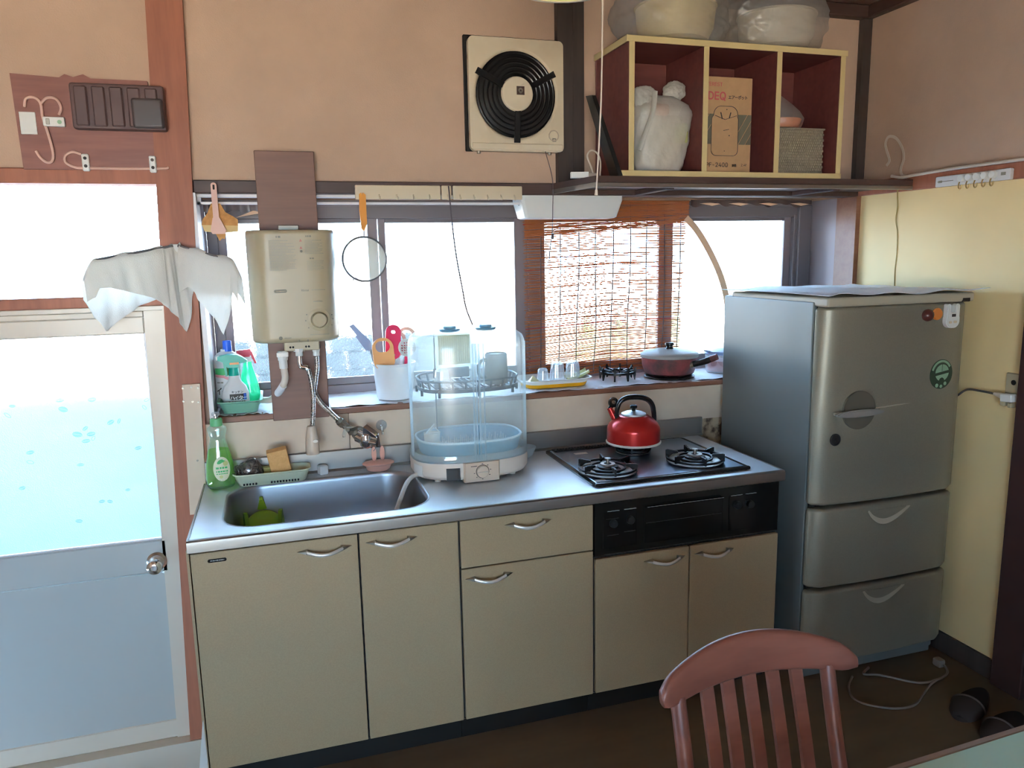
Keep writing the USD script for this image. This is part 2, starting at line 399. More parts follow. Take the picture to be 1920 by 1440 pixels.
mat('nozzle_red', (.85, .06, .10), .4)
mat('bottle_white', (.74, .72, .70), .35)
mat('label_green', (.08, .52, .16), .5)
mat('label_pink', (.75, .30, .32), .5)
mat('label_blue', (.06, .14, .55), .5)
mat('label_cream', (.74, .76, .52), .5)
mat('cap_green', (.16, .52, .22), .4)
mat('basket_green', (.60, .66, .48), .45)
mat('scrub', (.30, .29, .28), .3, .8)
mat('sponge', (.85, .50, .20), .95, c2=(.78, .43, .16), scale=90, bump=.8, bscale=220)
mat('sponge_olive', (.45, .44, .16), .95, bump=.8, bscale=220)
mat('white_foam', (.85, .83, .80), .9, bump=.3, bscale=150)
mat('soap_pink', (.85, .44, .33), .35)
mat('lime', (.40, .68, .06), .35)
mat('tray_yellow', (.85, .40, .01), .35)
mat('leaf_green', (.62, .66, .26), .5)
mat('box_wine', (.21, .065, .055), .5, c2=(.17, .05, .045), scale=5, stretch=(1, 8, 8))
mat('box_edge', (.78, .62, .30), .5)
mat('carton', (.60, .37, .19), .8, c2=(.56, .345, .175), scale=30)
mat('carton_grey', (.19, .175, .12), .8)
mat('wicker', (.36, .30, .21), .85, c2=(.27, .225, .16), scale=120)
mat('bowl_orange', (.85, .24, .05), .4)
mat('pan_yellow', (.72, .58, .28), .45, .1)
mat('pan_white', (.72, .64, .50), .4)
mat('skin_red', (.75, .12, .06), .5)
mat('magnet_brown', (.10, .025, .02), .25)
mat('magnet_orange', (.85, .27, .06), .4)
mat('sticker_green', (.32, .52, .33), .6)
mat('sticker_dark', (.035, .06, .03), .6)
mat('brass_hook', (.42, .28, .10), .35, .7)
mat('chair_wood', (.27, .095, .065), .38, c2=(.21, .072, .05), scale=6, stretch=(1, 1, 4))
mat('table_mint', (.52, .76, .60), .35)
mat('table_edge', (.34, .25, .19), .6)
mat('slipper', (.045, .03, .025), .9)
mat('slipper_in', (.012, .009, .008), .9)
mat('slipper_band', (.11, .085, .075), .8)
mat('outlet', (.50, .42, .26), .5)
mat('curtain_dark', (.06, .022, .018), .85, c2=(.05, .018, .015), scale=6)
mat('lamp_shade', (.80, .80, .32), .5, extra={'emission_color': (.9, .85, .3), 'emission_strength': .06})
mat('lath', (.86, .55, .34), .6)
mat('stained_panel', (.52, .38, .23), .8, c2=(.09, .05, .03), scale=13, lo=.47, hi=.60)
mat('string_grey', (.14, .11, .12), .7)
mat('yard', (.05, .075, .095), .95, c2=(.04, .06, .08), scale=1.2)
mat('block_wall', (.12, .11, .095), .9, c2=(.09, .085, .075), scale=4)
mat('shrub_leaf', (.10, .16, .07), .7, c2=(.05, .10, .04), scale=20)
mat('outside_wall', (.6, .57, .5), .9)
mat('roof_tile', (.12, .12, .13), .8)
thin('clear_plastic', (.93, .97, .98), .66, (.82, .93, .97), rough=.12, gloss=.10, film=.45)
thin('hood_plastic', (.97, .99, .97), .70, (.93, .93, .86), rough=.2, gloss=.05, film=.55)
thin('bag_plastic', (.94, .94, .92), .32, (.90, .88, .80), rough=.4, gloss=.06, film=.25, bump=1.0, bscale=30)
thin('bag_clear', (.93, .93, .93), .72, (.74, .72, .68), rough=.35, gloss=.06, film=.3, bump=1.0, bscale=24)
thin('glass_cup', (.96, .98, .99), .80, (.9, .95, 1.0), rough=.05, gloss=.20)
thin('bottle_clear', (.90, 1.0, .96), .86, (.7, .95, .88), rough=.08, gloss=.14)
thin('soap_liquid', (.60, .95, .25), .50, (.38, .85, .10), rough=.2, gloss=.04, film=.6)
thin('green_liquid', (.30, .95, .65), .55, (.08, .85, .50), rough=.15, gloss=.1, film=.6)
thin('net', (.97, .95, .90), .82, (.8, .75, .6), rough=.5, gloss=.02)
thin('leaf_print', (.74, .80, .80), .9, (.5, .6, .6), gloss=.03)
thin('clear_glass', (.97, .98, .98), .97, rough=.02, gloss=.06)
thin('towel', (1, 1, 1), .02, (.95, .93, .88), gloss=.0, film=.42, dif=(.97, .94, .88), bump=.4, bscale=400)
thin('bamboo', (1, 1, 1), .0, (.72, .26, .09), gloss=.03, film=.30, dif=(.62, .22, .085))
thin('bamboo_red', (1, 1, 1), .0, (.75, .10, .09), gloss=.03, film=.30, dif=(.65, .09, .08))
frosted('frosted_glass', .16, bump=1.0, bscale=110)
frosted('film_glass', .30, (.94, .97, 1.0), bump=.35, bscale=260)

# ================================================================ the setting
XR, XL, YB, ZC = 2.65, -1.7, -4.7, 2.5
struct('floor', join(box(-.03, XR+.1, -1.25, .36, -.34, 0), box(XL-.1, XR+.1, YB-.1, -1.25, -.34, 0)), 'floor_vinyl')
struct('floor_entry', box(XL-.1, -.03, -1.25, .36, -.40, -.28), 'yard_floor')   # the sunken entry in front of the back door
struct('ceiling', box(XL-.1, XR+.1, YB-.1, .12, ZC, ZC+.06), 'ceiling_wood')
# back wall: openings for the bay window and for the door with its transom
struct('wall_back', join(box(XL-.1, -.90, .006, .13, -.3, ZC), box(-.90, -.03, .006, .13, 1.80, ZC), box(-.03, XR+.1, .006, .13, 1.795, ZC),
                         box(-.03, XR+.1, .008, .13, 0, 1.0), box(-.03, .044, .02, .36, 0, 1.8),
                         box(.0, XR+.1, .30, .36, .9, 1.03), box(.0, XR+.1, .30, .36, 1.755, 1.9), box(0, XR+.1, .06, .36, 1.77, 1.86)), 'plaster')
struct('wall_right', join(box(XR, XR+.1, -.82, .36, 0, ZC), box(XR, XR+.1, YB-.1, -.82, 1.78, ZC), box(XR, XR+.1, YB-.1, -1.8, 0, 1.78)), 'plaster')
struct('wall_left', box(XL-.1, XL, YB-.1, .13, 0, ZC), 'plaster')
struct('wall_rear', join(box(XL-.1, -1.4, YB-.1, YB, 0, ZC), box(.4, XR+.1, YB-.1, YB, 0, ZC), box(-1.4, .4, YB-.1, YB, 2.0, ZC), box(-1.4, .4, YB-.1, YB, 0, .3)), 'plaster')
struct('trim_1', box(XR-.006, XR+.002, -.80, -.003, .06, 1.757), 'cream_panel')           # the pale panelling below the rail of the right wall
# posts
def lean_post(xr0, w, z0, z1, y0, y1, k=.032):
    P = []
    for z in (z0, z1):
        xr = xr0+(z-.995)*k
        for y in (y0, y1):
            P += [(xr-w, y, z), (xr, y, z)]
    return hull(P)
struct('trim_2', lean_post(.018, .105, -.3, ZC, -.022, .05), 'post_wood')
struct('trim_3', box(1.287, 1.345, -.024, .02, 1.79, ZC), 'dark_post')
struct('trim_4', box(1.349, 1.392, -.016, .02, 1.79, ZC), 'dark_post')
struct('trim_5', box(2.607, XR, -.02, .02, 1.795, ZC), 'dark_post')
struct('trim_6', rbox(.045, XR, -.016, .06, 1.756, 1.797, .003), 'lintel_wood')
p = struct('trim_7', box(2.634, XR, -.012, .30, 1.02, 1.757), 'sash_brown')                  # side of the bay
struct('trim_8', box(2.622, XR, -.018, .10, 1.0, 1.757), 'sill_wood')
struct('trim_9', box(.034, .049, -.016, .12, 1.0, 1.757), 'white_strip')
struct('trim_21', box(.036, .048, .12, .30, 1.0, 1.757), 'sash_brown')
struct('trim_10', rbox(.03, XR, -.012, .33, 1.0, 1.02, .002), 'sill_wood')
struct('trim_11', rbox(2.628, XR, -.80, -.012, 1.757, 1.812, .003), 'post_wood')             # rail along the right wall
struct('trim_12', join(box(.05, 1.28, .025, .06, 1.7465, 1.7558), box(.05, 1.28, .03, .05, 1.724, 1.7315), box(.05, .06, .03, .06, 1.724, 1.75)), 'white_strip')                  # pale rail under the lintel
struct('trim_13', join(rbox(XL, XR, -.035, .01, 2.452, 2.5, .004), rbox(2.612, XR, YB, -.03, 2.452, 2.5, .004)), 'lintel_wood')
struct('trim_14', rbox(2.612, XR+.02, -.93, -.815, 0, 1.80, .004), 'curtain_dark')           # jamb of the doorway on the right
struct('baseboard_right', box(2.632, XR, -.815, -.01, 0, .075), 'dark_post')
struct('baseboard_back', box(1.95, XR, -.01, .01, 0, .075), 'dark_post')
struct('trim_15', box(.012, .488, -.008, .009, .862, .999), 'splash_white')                  # two boards under the sill
struct('trim_16', box(.491, 2.05, -.008, .009, .862, .999), 'splash_white')
struct('trim_17', box(1.89, 2.3, -.004, .009, .3, .862), 'stained_panel')
bt = T('trim_18', kind='structure', loc=(-.02, -.03, .70), raw=True)
bt.add('batten', lean_post(.010, .054, .70, 1.143, -.036, -.021, .03), 'splash_white')
for x, z in ((-.038, 1.132), (-.012, 1.134), (.008, 1.13), (-.012, 1.085), (-.04, 1.088), (.005, 1.082), (-.014, .885)):
    bt.add('screw', cyl((x, -.0385, z), (x, -.035, z), .0035, 8), 'brass_grey')

# kitchen window in the bay: four sashes sliding in a metal frame
w = T('window_1', kind='structure', loc=(1.3, .30, 1.02), raw=True)
w.add('frame_head', join(box(.05, 2.634, .28, .35, 1.735, 1.757), rbox(.05, 2.634, .288, .34, 1.688, 1.74, .003)), 'sash_dark')
w.add('frame_sill', join(rbox(.05, 2.634, .285, .35, 1.018, 1.056, .003)), 'sash_brown')
w.add('frame_jamb', rbox(.05, .088, .280, .345, 1.02, 1.74, .003), 'sash_dark')
w.add('frame_jamb', join(rbox(2.565, 2.634, .27, .345, 1.02, 1.74, .003), rbox(2.55, 2.566, .285, .33, 1.05, 1.70, .002)), 'sash_dark')
for a, b, y, wl, wr in ((.085, .661, .298, .03, .037), (.667, 1.281, .320, .027, .062), (1.272, 1.903, .298, .070, .037), (1.906, 2.552, .320, .04, .036)):
    sp = w.path+'/'+numbered(KIDS.setdefault(w.path, {}), 'sash')
    UsdGeom.Xform.Define(stage, sp)
    w.add('stile', rbox(a, a+wl, y-.01, y+.012, 1.056, 1.69, .002), 'sash_brown', under=sp)
    w.add('stile', rbox(b-wr, b, y-.01, y+.012, 1.056, 1.69, .002), 'sash_brown', under=sp)
    w.add('rail', rbox(a+wl, b-wr, y-.01, y+.012, 1.056, 1.084, .002), 'sash_dark', under=sp)
    w.add('rail', rbox(a+wl, b-wr, y-.01, y+.012, 1.674, 1.69, .002), 'sash_dark', under=sp)
    w.add('pane', box(a+wl-.003, b-wr+.003, y-.001, y+.002, 1.08, 1.68), 'frosted_glass', under=sp)

# transom window over the door
w2 = T('window_2', kind='structure', loc=(-.45, .03, 1.40), raw=True)
w2.add('frame_head', rbox(-.92, -.052, -.012, .08, 1.783, 1.828, .003), 'post_wood')
w2.add('frame_sill', rbox(-.92, -.068, -.006, .08, 1.402, 1.436, .003), 'post_wood')
w2.add('frame_jamb', rbox(-.92, -.88, 0, .08, 1.43, 1.79, .003), 'post_wood')
w2.add('pane', box(-.885, -.06, .030, .033, 1.43, 1.79), 'frosted_glass')

# aluminium back door with a film-covered pane
d = T('door_1', kind='structure', loc=(-.47, .02, 0), raw=True)
d.add('door_frame', join(rbox(-.92, -.066, .0, .07, 1.386, 1.402, .002), hull([(-.118, -.004, -.28), (-.090, -.004, -.28), (-.118, .07, -.28), (-.090, .07, -.28), (-.082, -.004, 1.39), (-.054, -.004, 1.39), (-.082, .07, 1.39), (-.054, .07, 1.39)])), 'alu_beige')
d.add('stile', hull([(-.168, .012, -.13), (-.106, .012, -.13), (-.168, .05, -.13), (-.106, .05, -.13), (-.140, .012, 1.386), (-.080, .012, 1.386), (-.140, .05, 1.386), (-.080, .05, 1.386)]), 'alu_beige')
d.add('stile', rbox(-.90, -.84, .012, .05, -.13, 1.386, .004), 'alu_beige')
d.add('top_rail', join(rbox(-.84, -.142, .012, .05, 1.312, 1.368, .004), rbox(-.84, -.142, .016, .05, 1.366, 1.386, .003)), 'alu_beige')
d.add('lock_rail', rbox(-.84, -.142, .012, .05, .494, .608, .004), 'alu_blue')
d.add('lower_panel', ext(rrect(-.845, -.152, -.105, .490, .02, 4), 'y', .018, .045), 'alu_blue')
d.add('bottom_rail', rbox(-.84, -.150, .0145, .05, -.13, -.06, .004), 'alu_beige')
d.add('pane', box(-.845, -.138, .030, .034, .60, 1.318), 'film_glass')
d.add('bead', join(box(-.84, -.142, .022, .03, .605, .613), box(-.149, -.141, .022, .03, .605, 1.315)), 'white_strip')
def leaf_shape(cx, cz, l, wd, deg):
    t = np.linspace(0, PI, 11); a = np.stack([np.cos(t)*l/2, np.sin(t)**1.2*wd/2], 1); b = np.stack([-np.cos(t[1:-1])*l/2, -np.sin(t[1:-1])**1.2*wd/2], 1)
    return affinity.translate(affinity.rotate(Polygon(np.vstack([a, b])), deg, origin=(0, 0)), cx, cz)
full, rim = [], []
for x, z, l, wd, dg, solid in ((-.414, 1.108, .026, .013, 5, 1), (-.407, 1.078, .028, .018, -20, 1), (-.329, 1.128, .022, .012, -25, 0), (-.321, 1.104, .025, .015, 5, 1), (-.274, 1.024, .024, .014, 30, 1),
        (-.249, 1.026, .020, .009, 70, 1), (-.352, .968, .026, .013, 5, 1), (-.375, .992, .030, .018, -15, 1), (-.335, .99, .026, .015, 10, 1), (-.515, .945, .024, .013, 10, 1), (-.518, .913, .022, .012, -20, 0), (-.376, .89, .022, .010, 0, 1),
        (-.564, 1.071, .024, .010, -45, 0), (-.548, 1.10, .020, .009, -5, 1), (-.155, 1.131, .016, .008, 10, 0), (-.169, 1.066, .018, .010, -55, 0), (-.160, 1.09, .017, .009, 20, 0), (-.326, .759, .02, .011, 5, 1), (-.302, .756, .018, .011, -20, 1),
        (-.33, .975, .018, .01, 60, 0), (-.35, 1.01, .02, .011, 40, 1), (-.20, .93, .022, .012, 10, 1), (-.245, .79, .016, .009, 0, 1), (-.40, .70, .022, .012, -10, 1), (-.55, .83, .02, .012, 10, 1), (-.47, 1.20, .018, .007, 0, 0), (-.30, 1.21, .015, .007, 0, 0)):
    g = leaf_shape(x, z, l, wd, dg)
    if solid: full.append(ext(g.difference(affinity.rotate(sbox(x-l*.45, z-.0007, x+l*.45, z+.0007), dg, origin=(x, z))), 'y', .0292, .0299))
    else: rim.append(ext(g.difference(g.buffer(-.0016)), 'y', .0292, .0299))
d.add('leaf_print', join(*full, *rim), 'leaf_print', kind='stuff')
def facing(m, at):       # a lathe about z turned so that its axis points into the room
    return move(rot(m, 90, (1, 0, 0)), at)
d.add('knob_rose', facing(lathe([(0, 0), (.031, 0), (.032, .004), (.024, .010), (0, .010)], n=30), (-.176, .012, .535)), 'satin_chrome', 30)
d.add('door_knob', facing(lathe([(0, .008), (.013, .008), (.013, .032), (.021, .040), (.0245, .052), (.0235, .066), (.018, .071), (.010, .072), (.009, .068), (0, .068)], n=30), (-.176, .012, .535)), 'chrome', 40)
struct('trim_20', join(box(-.92, -.05, -.03, .12, -.29, -.13)), 'alu_beige')                             # threshold

# a small window behind the viewer that fills the room's near side
w3 = T('window_3', kind='structure', loc=(-.2, YB, .0), raw=True)
for x in (-1.4, -.52, .355): w3.add('stile', box(x, x+.045, YB-.07, YB-.02, .3, 2.0), 'sash_brown')
w3.add('rail', box(-1.4, .4, YB-.07, YB-.02, .3, .35), 'sash_brown'); w3.add('rail', box(-1.4, .4, YB-.07, YB-.02, 1.95, 2.0), 'sash_brown')
for x in (-1.36, -.48): w3.add('pane', box(x, x+.845, YB-.05, YB-.046, .34, 1.96), 'clear_glass')
# dark sliding door beyond the jamb
d2 = T('door_2', kind='structure', loc=(2.68, -1.35, 0), raw=True)
d2.add('door_leaf', box(2.655, 2.69, -1.8, -.925, 0, 1.78), 'curtain_dark')

# outside: yard in the house's shade, a low block wall, shrubs, eaves
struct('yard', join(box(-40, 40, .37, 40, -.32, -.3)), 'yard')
struct('street', box(-40, 40, 9.5, 60, -.315, -.295), 'terrace')
struct('terrace', box(-40, 40, -40, YB-.12, -.32, -.3), 'terrace')
struct('roof', join(box(XL-1.2, XR+1.2, YB-4.2, .9, 2.72, 2.9), hull([(XL-1.2, YB-4.2, 2.9), (XR+1.2, YB-4.2, 2.9), (XL-1.2, .9, 2.9), (XR+1.2, .9, 2.9), (XL-1.2, -2.4, 6.6), (XR+1.2, -2.4, 6.6)])), 'roof_tile')
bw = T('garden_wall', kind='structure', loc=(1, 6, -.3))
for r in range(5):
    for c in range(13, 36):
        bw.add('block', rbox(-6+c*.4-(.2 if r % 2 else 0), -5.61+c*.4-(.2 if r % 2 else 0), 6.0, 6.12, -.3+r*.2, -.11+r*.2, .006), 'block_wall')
gs = random.Random(4)
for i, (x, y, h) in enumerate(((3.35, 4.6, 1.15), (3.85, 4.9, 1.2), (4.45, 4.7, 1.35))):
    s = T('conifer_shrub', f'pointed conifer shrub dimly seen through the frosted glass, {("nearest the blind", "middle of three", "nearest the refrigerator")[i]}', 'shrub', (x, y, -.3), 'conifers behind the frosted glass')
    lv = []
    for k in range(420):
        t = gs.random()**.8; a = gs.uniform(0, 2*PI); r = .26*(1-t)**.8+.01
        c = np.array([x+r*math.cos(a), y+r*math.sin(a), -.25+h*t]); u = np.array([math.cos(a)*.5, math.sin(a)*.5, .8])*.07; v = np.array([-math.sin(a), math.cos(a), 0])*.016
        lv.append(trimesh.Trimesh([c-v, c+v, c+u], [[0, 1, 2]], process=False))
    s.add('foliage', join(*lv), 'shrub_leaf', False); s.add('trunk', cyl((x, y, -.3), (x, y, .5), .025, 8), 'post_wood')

# ================================================================ worktop, cabinets
W = T('worktop', 'long stainless steel kitchen worktop with an oblong sink and low upstand along the wall', 'worktop', (.94, -.29, .765))
hole = rrect(.082, .688, -.520, -.098, .105, 12)
W.add('top', ext(rrect(0, 1.885, -.578, -.004, .004, 2).difference(hole), 'z', .792, .80), 'steel')
def prof_front():                                           # the rolled front edge
    return Polygon([(-.578, .802), (-.584, .801), (-.589, .797), (-.590, .790), (-.590, .768), (-.586, .765), (-.560, .765), (-.560, .792), (-.57, .80)])
W.add('front_edge', ext(prof_front(), 'x', -.001, 1.886), 'steel_dull', 30)
W.add('upstand', ext(Polygon([(-.009, .799), (-.009, .872), (-.022, .874), (-.027, .871), (-.027, .808), (-.034, .8005), (-.034, .799)]), 'x', 0, 1.905), 'steel_dull', 30)
W.add('side_lip', join(box(-.001, .004, -.585, -.01, .765, .803), box(1.882, 1.887, -.585, -.01, .765, .801)), 'steel_dull')
rings = []
for t, z in ((-.004, .8012), (0, .8005), (.004, .796), (.007, .785), (.012, .70), (.020, .64), (.036, .622), (.07, .615)):
    rings.append(ring_rr(.082+t, .688-t, -.520+t, -.098-t, max(.105-t*.8, .03), z, 10))
b = loft(rings, False, True)
W.add('sink_basin', trimesh.Trimesh(b.vertices, np.vstack([b.faces]), process=False), 'sink_steel', 50)
W.add('drain', lathe([(0, .6165), (.055, .6165), (.057, .619), (.045, .621), (.043, .6175), (0, .6175)], (.385, -.33, 0), 28), 'steel_dull', 30)

def handle(cx, z, y=-.560):
    """A bowed bar pull on two pointed feet."""
    P = [(cx-.052+.104*t, y-.013-.013*math.sin(PI*t), z-.010*math.sin(PI*t)) for t in np.linspace(0, 1, 13)]
    bar = sweep(P, [.0042]*13, 10, 1.35)
    feet = []
    for s in (-1, 1):
        feet.append(hull([(cx+s*.046, y, z-.006), (cx+s*.046, y, z+.006), (cx+s*.077, y, z), (cx+s*.052, y-.018, z+.004), (cx+s*.052, y-.018, z-.005), (cx+s*.046, y-.014, z-.005), (cx+s*.046, y-.014, z+.004), (cx+s*.074, y-.004, z)]))
    return bar, feet
def cabinet(name, label, x0, x1, fronts):
    c = T(name, label, 'cabinet', ((x0+x1)/2, -.29, 0))
    zt = min(.765, .77)
    c.add('body', join(box(x0+.001, x0+.016, -.542, -.02, .09, zt), box(x1-.016, x1-.001, -.542, -.02, .09, zt), box(x0+.016, x1-.016, -.542, -.02, .09, .105), box(x0+.016, x1-.016, -.03, -.02, .105, zt)), 'cabinet_body')
    c.add('front_frame', join(box(x0+.002, x1-.002, -.5445, -.540, .093, .764)), 'gap_dark')
    c.add('toe_kick', box(x0+.001, x1-.001, -.50, -.485, 0, .092), 'black_matt')
    for kind, a, b_, z0, z1, hx, hz in fronts:
        p = c.add(kind, rbox(a, b_, -.560, -.545, z0, z1, .0016), 'cabinet')
        if hx is None: continue
        bar, feet = handle(hx, hz)
        c.add('handle', bar, 'handle_metal', 40, under=p)
        for ft in feet: c.add('handle_foot', ft, 'brass_grey', False, under=p)
    return c
c1 = cabinet('sink_cabinet', 'pale speckled sink cabinet with two tall doors at the left end of the row', 0, .752,
             [('door', .002, .4505, .098, .753, .357, .722), ('door', .4560, .749, .098, .753, .549, .724)])
c1.add('name_plate', ext(rrect(.045, .094, .724, .7335, .0045, 6), 'y', -.5615, -.5598), 'black_gloss')
c1.add('plate_lettering', print_lines([1], .052, .088, .0028, (0, -.5616, .729), seed=3), 'grey_line')
c1.add('side_panel', box(-.008, -.001, -.56, -.02, .0, .762), 'cabinet')
c1.add('loose_flap', hull([(-.006, -.562, .26), (-.004, -.5605, .26), (-.042, -.575, .0), (-.002, -.563, .0), (-.002, -.5605, .0), (-.042, -.573, .0)]), 'white_plastic', False)
cabinet('drawer_cabinet', 'pale speckled base cabinet with one drawer over a door, in the middle of the row', .752, 1.194,
        [('drawer', .756, 1.190, .602, .753, .972, .724), ('door', .756, 1.190, .098, .598, .843, .567)])
c3 = T('stove_cabinet', 'pale speckled low base cabinet with two doors under the black grill front', 'cabinet', (1.545, -.29, 0))
c3.add('body', join(box(1.196, 1.211, -.542, -.02, .09, .57), box(1.875, 1.890, -.542, -.02, .09, .765), box(1.211, 1.875, -.542, -.02, .09, .105), box(1.211, 1.875, -.03, -.02, .105, .57)), 'cabinet_body')
c3.add('front_frame', box(1.198, 1.888, -.5445, -.540, .093, .572), 'gap_dark')
c3.add('toe_kick', box(1.196, 1.890, -.50, -.485, 0, .092), 'black_matt')
for a, b_, hx in ((1.199, 1.5395, 1.447), (1.5445, 1.889, 1.635)):
    p = c3.add('door', rbox(a, b_, -.560, -.545, .098, .567, .0016), 'cabinet')
    bar, feet = handle(hx, .537); c3.add('handle', bar, 'handle_metal', 40, under=p)
    for ft in feet: c3.add('handle_foot', ft, 'brass_grey', False, under=p)

# ================================================================ built-in stove with grill
S = T('gas_stove', 'built-in gas stove with three burners and a black grill front', 'stove', (1.5, -.29, .80))
S.add('top_plate', ext(rrect(1.206, 1.792, -.532, -.06, .02, 5), 'z', .8002, .807), 'black_gloss', 30)
S.add('cook_top', rbox(1.222, 1.776, -.512, -.075, .804, .8095, .002), 'hob_steel')
S.add('rear_grille', join(box(1.23, 1.60, -.108, -.074, .807, .8125), *[box(1.236+i*.012, 1.243+i*.012, -.104, -.08, .8125, .8155) for i in range(30)]), 'black_matt')
S.add('front_bead', rbox(1.21, 1.788, -.534, -.518, .8005, .812, .004, 2), 'black_gloss', 40)
def burner(cx, cy, rad, prongs, a0):
    base = .8095
    S.add('drip_ring', lathe([(rad*.45, base), (rad*.98, base+.003), (rad*.99, base+.0065), (rad*.5, base+.003)], (cx, cy, 0), 40, closed=True), 'steel_dull', 40)
    S.add('burner_head', join(lathe([(0, base), (rad*.44, base), (rad*.44, base+.010), (rad*.36, base+.014), (rad*.36, base+.020), (rad*.30, base+.023), (0, base+.023)], (cx, cy, 0), 32)), 'cast_iron', 30)
    S.add('burner_cap', lathe([(rad*.12, base+.023), (rad*.27, base+.0235), (rad*.25, base+.028), (rad*.13, base+.028)], (cx, cy, 0), 28, closed=True), 'steel_dull', 30)
    S.add('sensor', join(cyl((cx, cy, base+.02), (cx, cy, base+.042), .0055, 14), lathe([(0, base+.040), (.0105, base+.040), (.0105, base+.046), (0, base+.046)], (cx, cy, 0), 16)), 'steel_dull', 30)
    ring = lathe([(rad*.93, base+.012), (rad, base+.012), (rad, base+.019), (rad*.93, base+.019)], (cx, cy, 0), 48, closed=True)
    ring2 = lathe([(rad*.56, base+.012), (rad*.62, base+.012), (rad*.62, base+.018), (rad*.56, base+.018)], (cx, cy, 0), 40, closed=True)
    pr = []
    for k in range(prongs):
        a = math.radians(a0+360*k/prongs); d_ = np.array([math.cos(a), math.sin(a)]); nrm = np.array([-d_[1], d_[0]])*.0032
        prof = [(rad*1.02, base+.0095), (rad*1.02, base+.034), (rad*.96, base+.036), (rad*.60, base+.032), (rad*.58, base+.026), (rad*.76, base+.022), (rad*.86, base+.014), (rad*.9, base+.0095)]
        A = [(cx+d_[0]*r+nrm[0], cy+d_[1]*r+nrm[1], z) for r, z in prof]; B = [(cx+d_[0]*r-nrm[0], cy+d_[1]*r-nrm[1], z) for r, z in prof]
        pr.append(loft([np.array(A), np.array(B)]))
    S.add('pan_support', join(ring, ring2, *pr), 'cast_iron', 30)
burner(1.311, -.405, .101, 6, 20)
burner(1.648, -.402, .101, 6, 20)
burner(1.505, -.205, .066, 6, 0)
S.add('sticker', box(1.29, 1.34, -.168, -.145, .8097, .8100), 'white_plastic'); S.add('sticker', box(1.225, 1.262, -.503, -.485, .8097, .8100), 'white_plastic')
G = -.556
S.add('grill_front', rbox(1.197, 1.889, G, -.535, .575, .762, .002), 'black_glass')
S.add('grill_door', rbox(1.37, 1.665, G-.004, G, .60, .722, .002), 'black_gloss')
S.add('grill_handle', rbox(1.372, 1.663, G-.016, G-.004, .722, .728, .002), 'black_gloss')
S.add('knob_panel', rbox(1.225, 1.345, G-.003, G, .60, .722, .002), 'black_gloss')
S.add('knob_panel', rbox(1.69, 1.80, G-.003, G, .60, .722, .002), 'black_gloss')
S.add('trim_line', join(box(1.24, 1.282, G-.0046, G-.003, .7235, .7255), box(1.30, 1.342, G-.0046, G, .7235, .7255), box(1.695, 1.74, G-.0046, G-.003, .7235, .7255), box(1.752, 1.795, G-.0046, G-.003, .7235, .7255), box(1.376, 1.66, G-.0167, G-.0155, .7262, .7275)), 'grey_line')
S.add('trim_line', join(box(1.23, 1.885, G-.001, G+.0, .5775, .5795), box(1.377, 1.66, G-.0048, G-.0038, .668, .6695), box(1.235, 1.28, G-.004, G-.003, .698, .6995), box(1.24, 1.28, G-.004, G-.003, .642, .644), box(1.30, 1.34, G-.004, G-.003, .648, .65), box(1.752, 1.775, G-.004, G-.003, .70, .7015)), 'faint_line')
for x, z in ((1.26, .683), (1.32, .688), (1.72, .69), (1.77, .688)):
    S.add('knob', rot(move(lathe([(0, 0), (.014, 0), (.0125, .012), (0, .013)], n=20), (0, 0, 0)), 90, (1, 0, 0)).apply_translation((x, G-.003, z)), 'dark_plastic', 30)

# ================================================================ refrigerator
F = T('refrigerator', 'grey refrigerator with one tall door over two drawers, in the corner beside the worktop', 'refrigerator', (2.28, -.33, 0))
FX0, FX1 = 1.975, 2.588
F.add('cabinet_shell', rbox(FX0, FX1, -.583, -.055, .03, 1.368, .006, 2), 'fridge_side', 30)
F.add('gasket', rbox(FX0+.012, FX1-.012, -.595, -.582, .07, 1.36, .002), 'gap_dark')
def front(z0, z1, r=.016):
    bow = .012                                             # doors are faintly bowed in plan
    xs = np.linspace(0, 1, 17); y0 = -.592
    def sec(z, inset):
        a = []
        for t in xs:
            x = FX0+inset+(FX1-FX0-2*inset)*t; y = -.632-bow*(1-(2*t-1)**2)+inset*1.0
            e = min(t, 1-t)*(FX1-FX0); y += max(0, (.02-e)/.02)**2*.020
            a.append((x, y, z))
        a += [(FX1-inset, y0, z), (FX0+inset, y0, z)]
        return np.array(a)
    zs = [(z0, .010), (z0+.004, .004), (z0+.012, 0), (z1-.012, 0), (z1-.004, .004), (z1, .010)]
    return loft([sec(z, i) for z, i in zs])
fdoor = F.add('door', front(.672, 1.352), 'fridge_door', 40)
fdr = [F.add('drawer', front(.372, .660), 'fridge_door', 40), F.add('drawer', front(.082, .360), 'fridge_door', 40)]
F.add('top_cap', rbox(FX0+.004, FX1+.004, -.645, -.10, 1.352, 1.384, .008, 3), 'fridge_cap', 40)
F.add('hinge', rbox(FX1-.05, FX1-.015, -.646, -.60, 1.352, 1.366, .002), 'gap_dark')
F.add('plinth', rbox(FX0+.01, FX1-.01, -.585, -.565, .012, .075, .004), 'fridge_side')
F.add('foot', cyl((FX0+.05, -.52, 0), (FX0+.05, -.52, .03), .02, 14), 'dark_plastic'); F.add('foot', cyl((FX1-.05, -.52, 0), (FX1-.05, -.52, .03), .02, 14), 'dark_plastic')
FY = -.6425
F.add('handle_cup', facing(lathe([(.066, -.004), (.066, .0042), (.060, .0048), (.050, .0030), (0, .0012), (0, -.004)], n=40), (2.128, FY, 1.002)), 'cup_dark', 40, under=fdoor)
eli = affinity.scale(Point(2.112, .996).buffer(1, 24), .099, .0125)
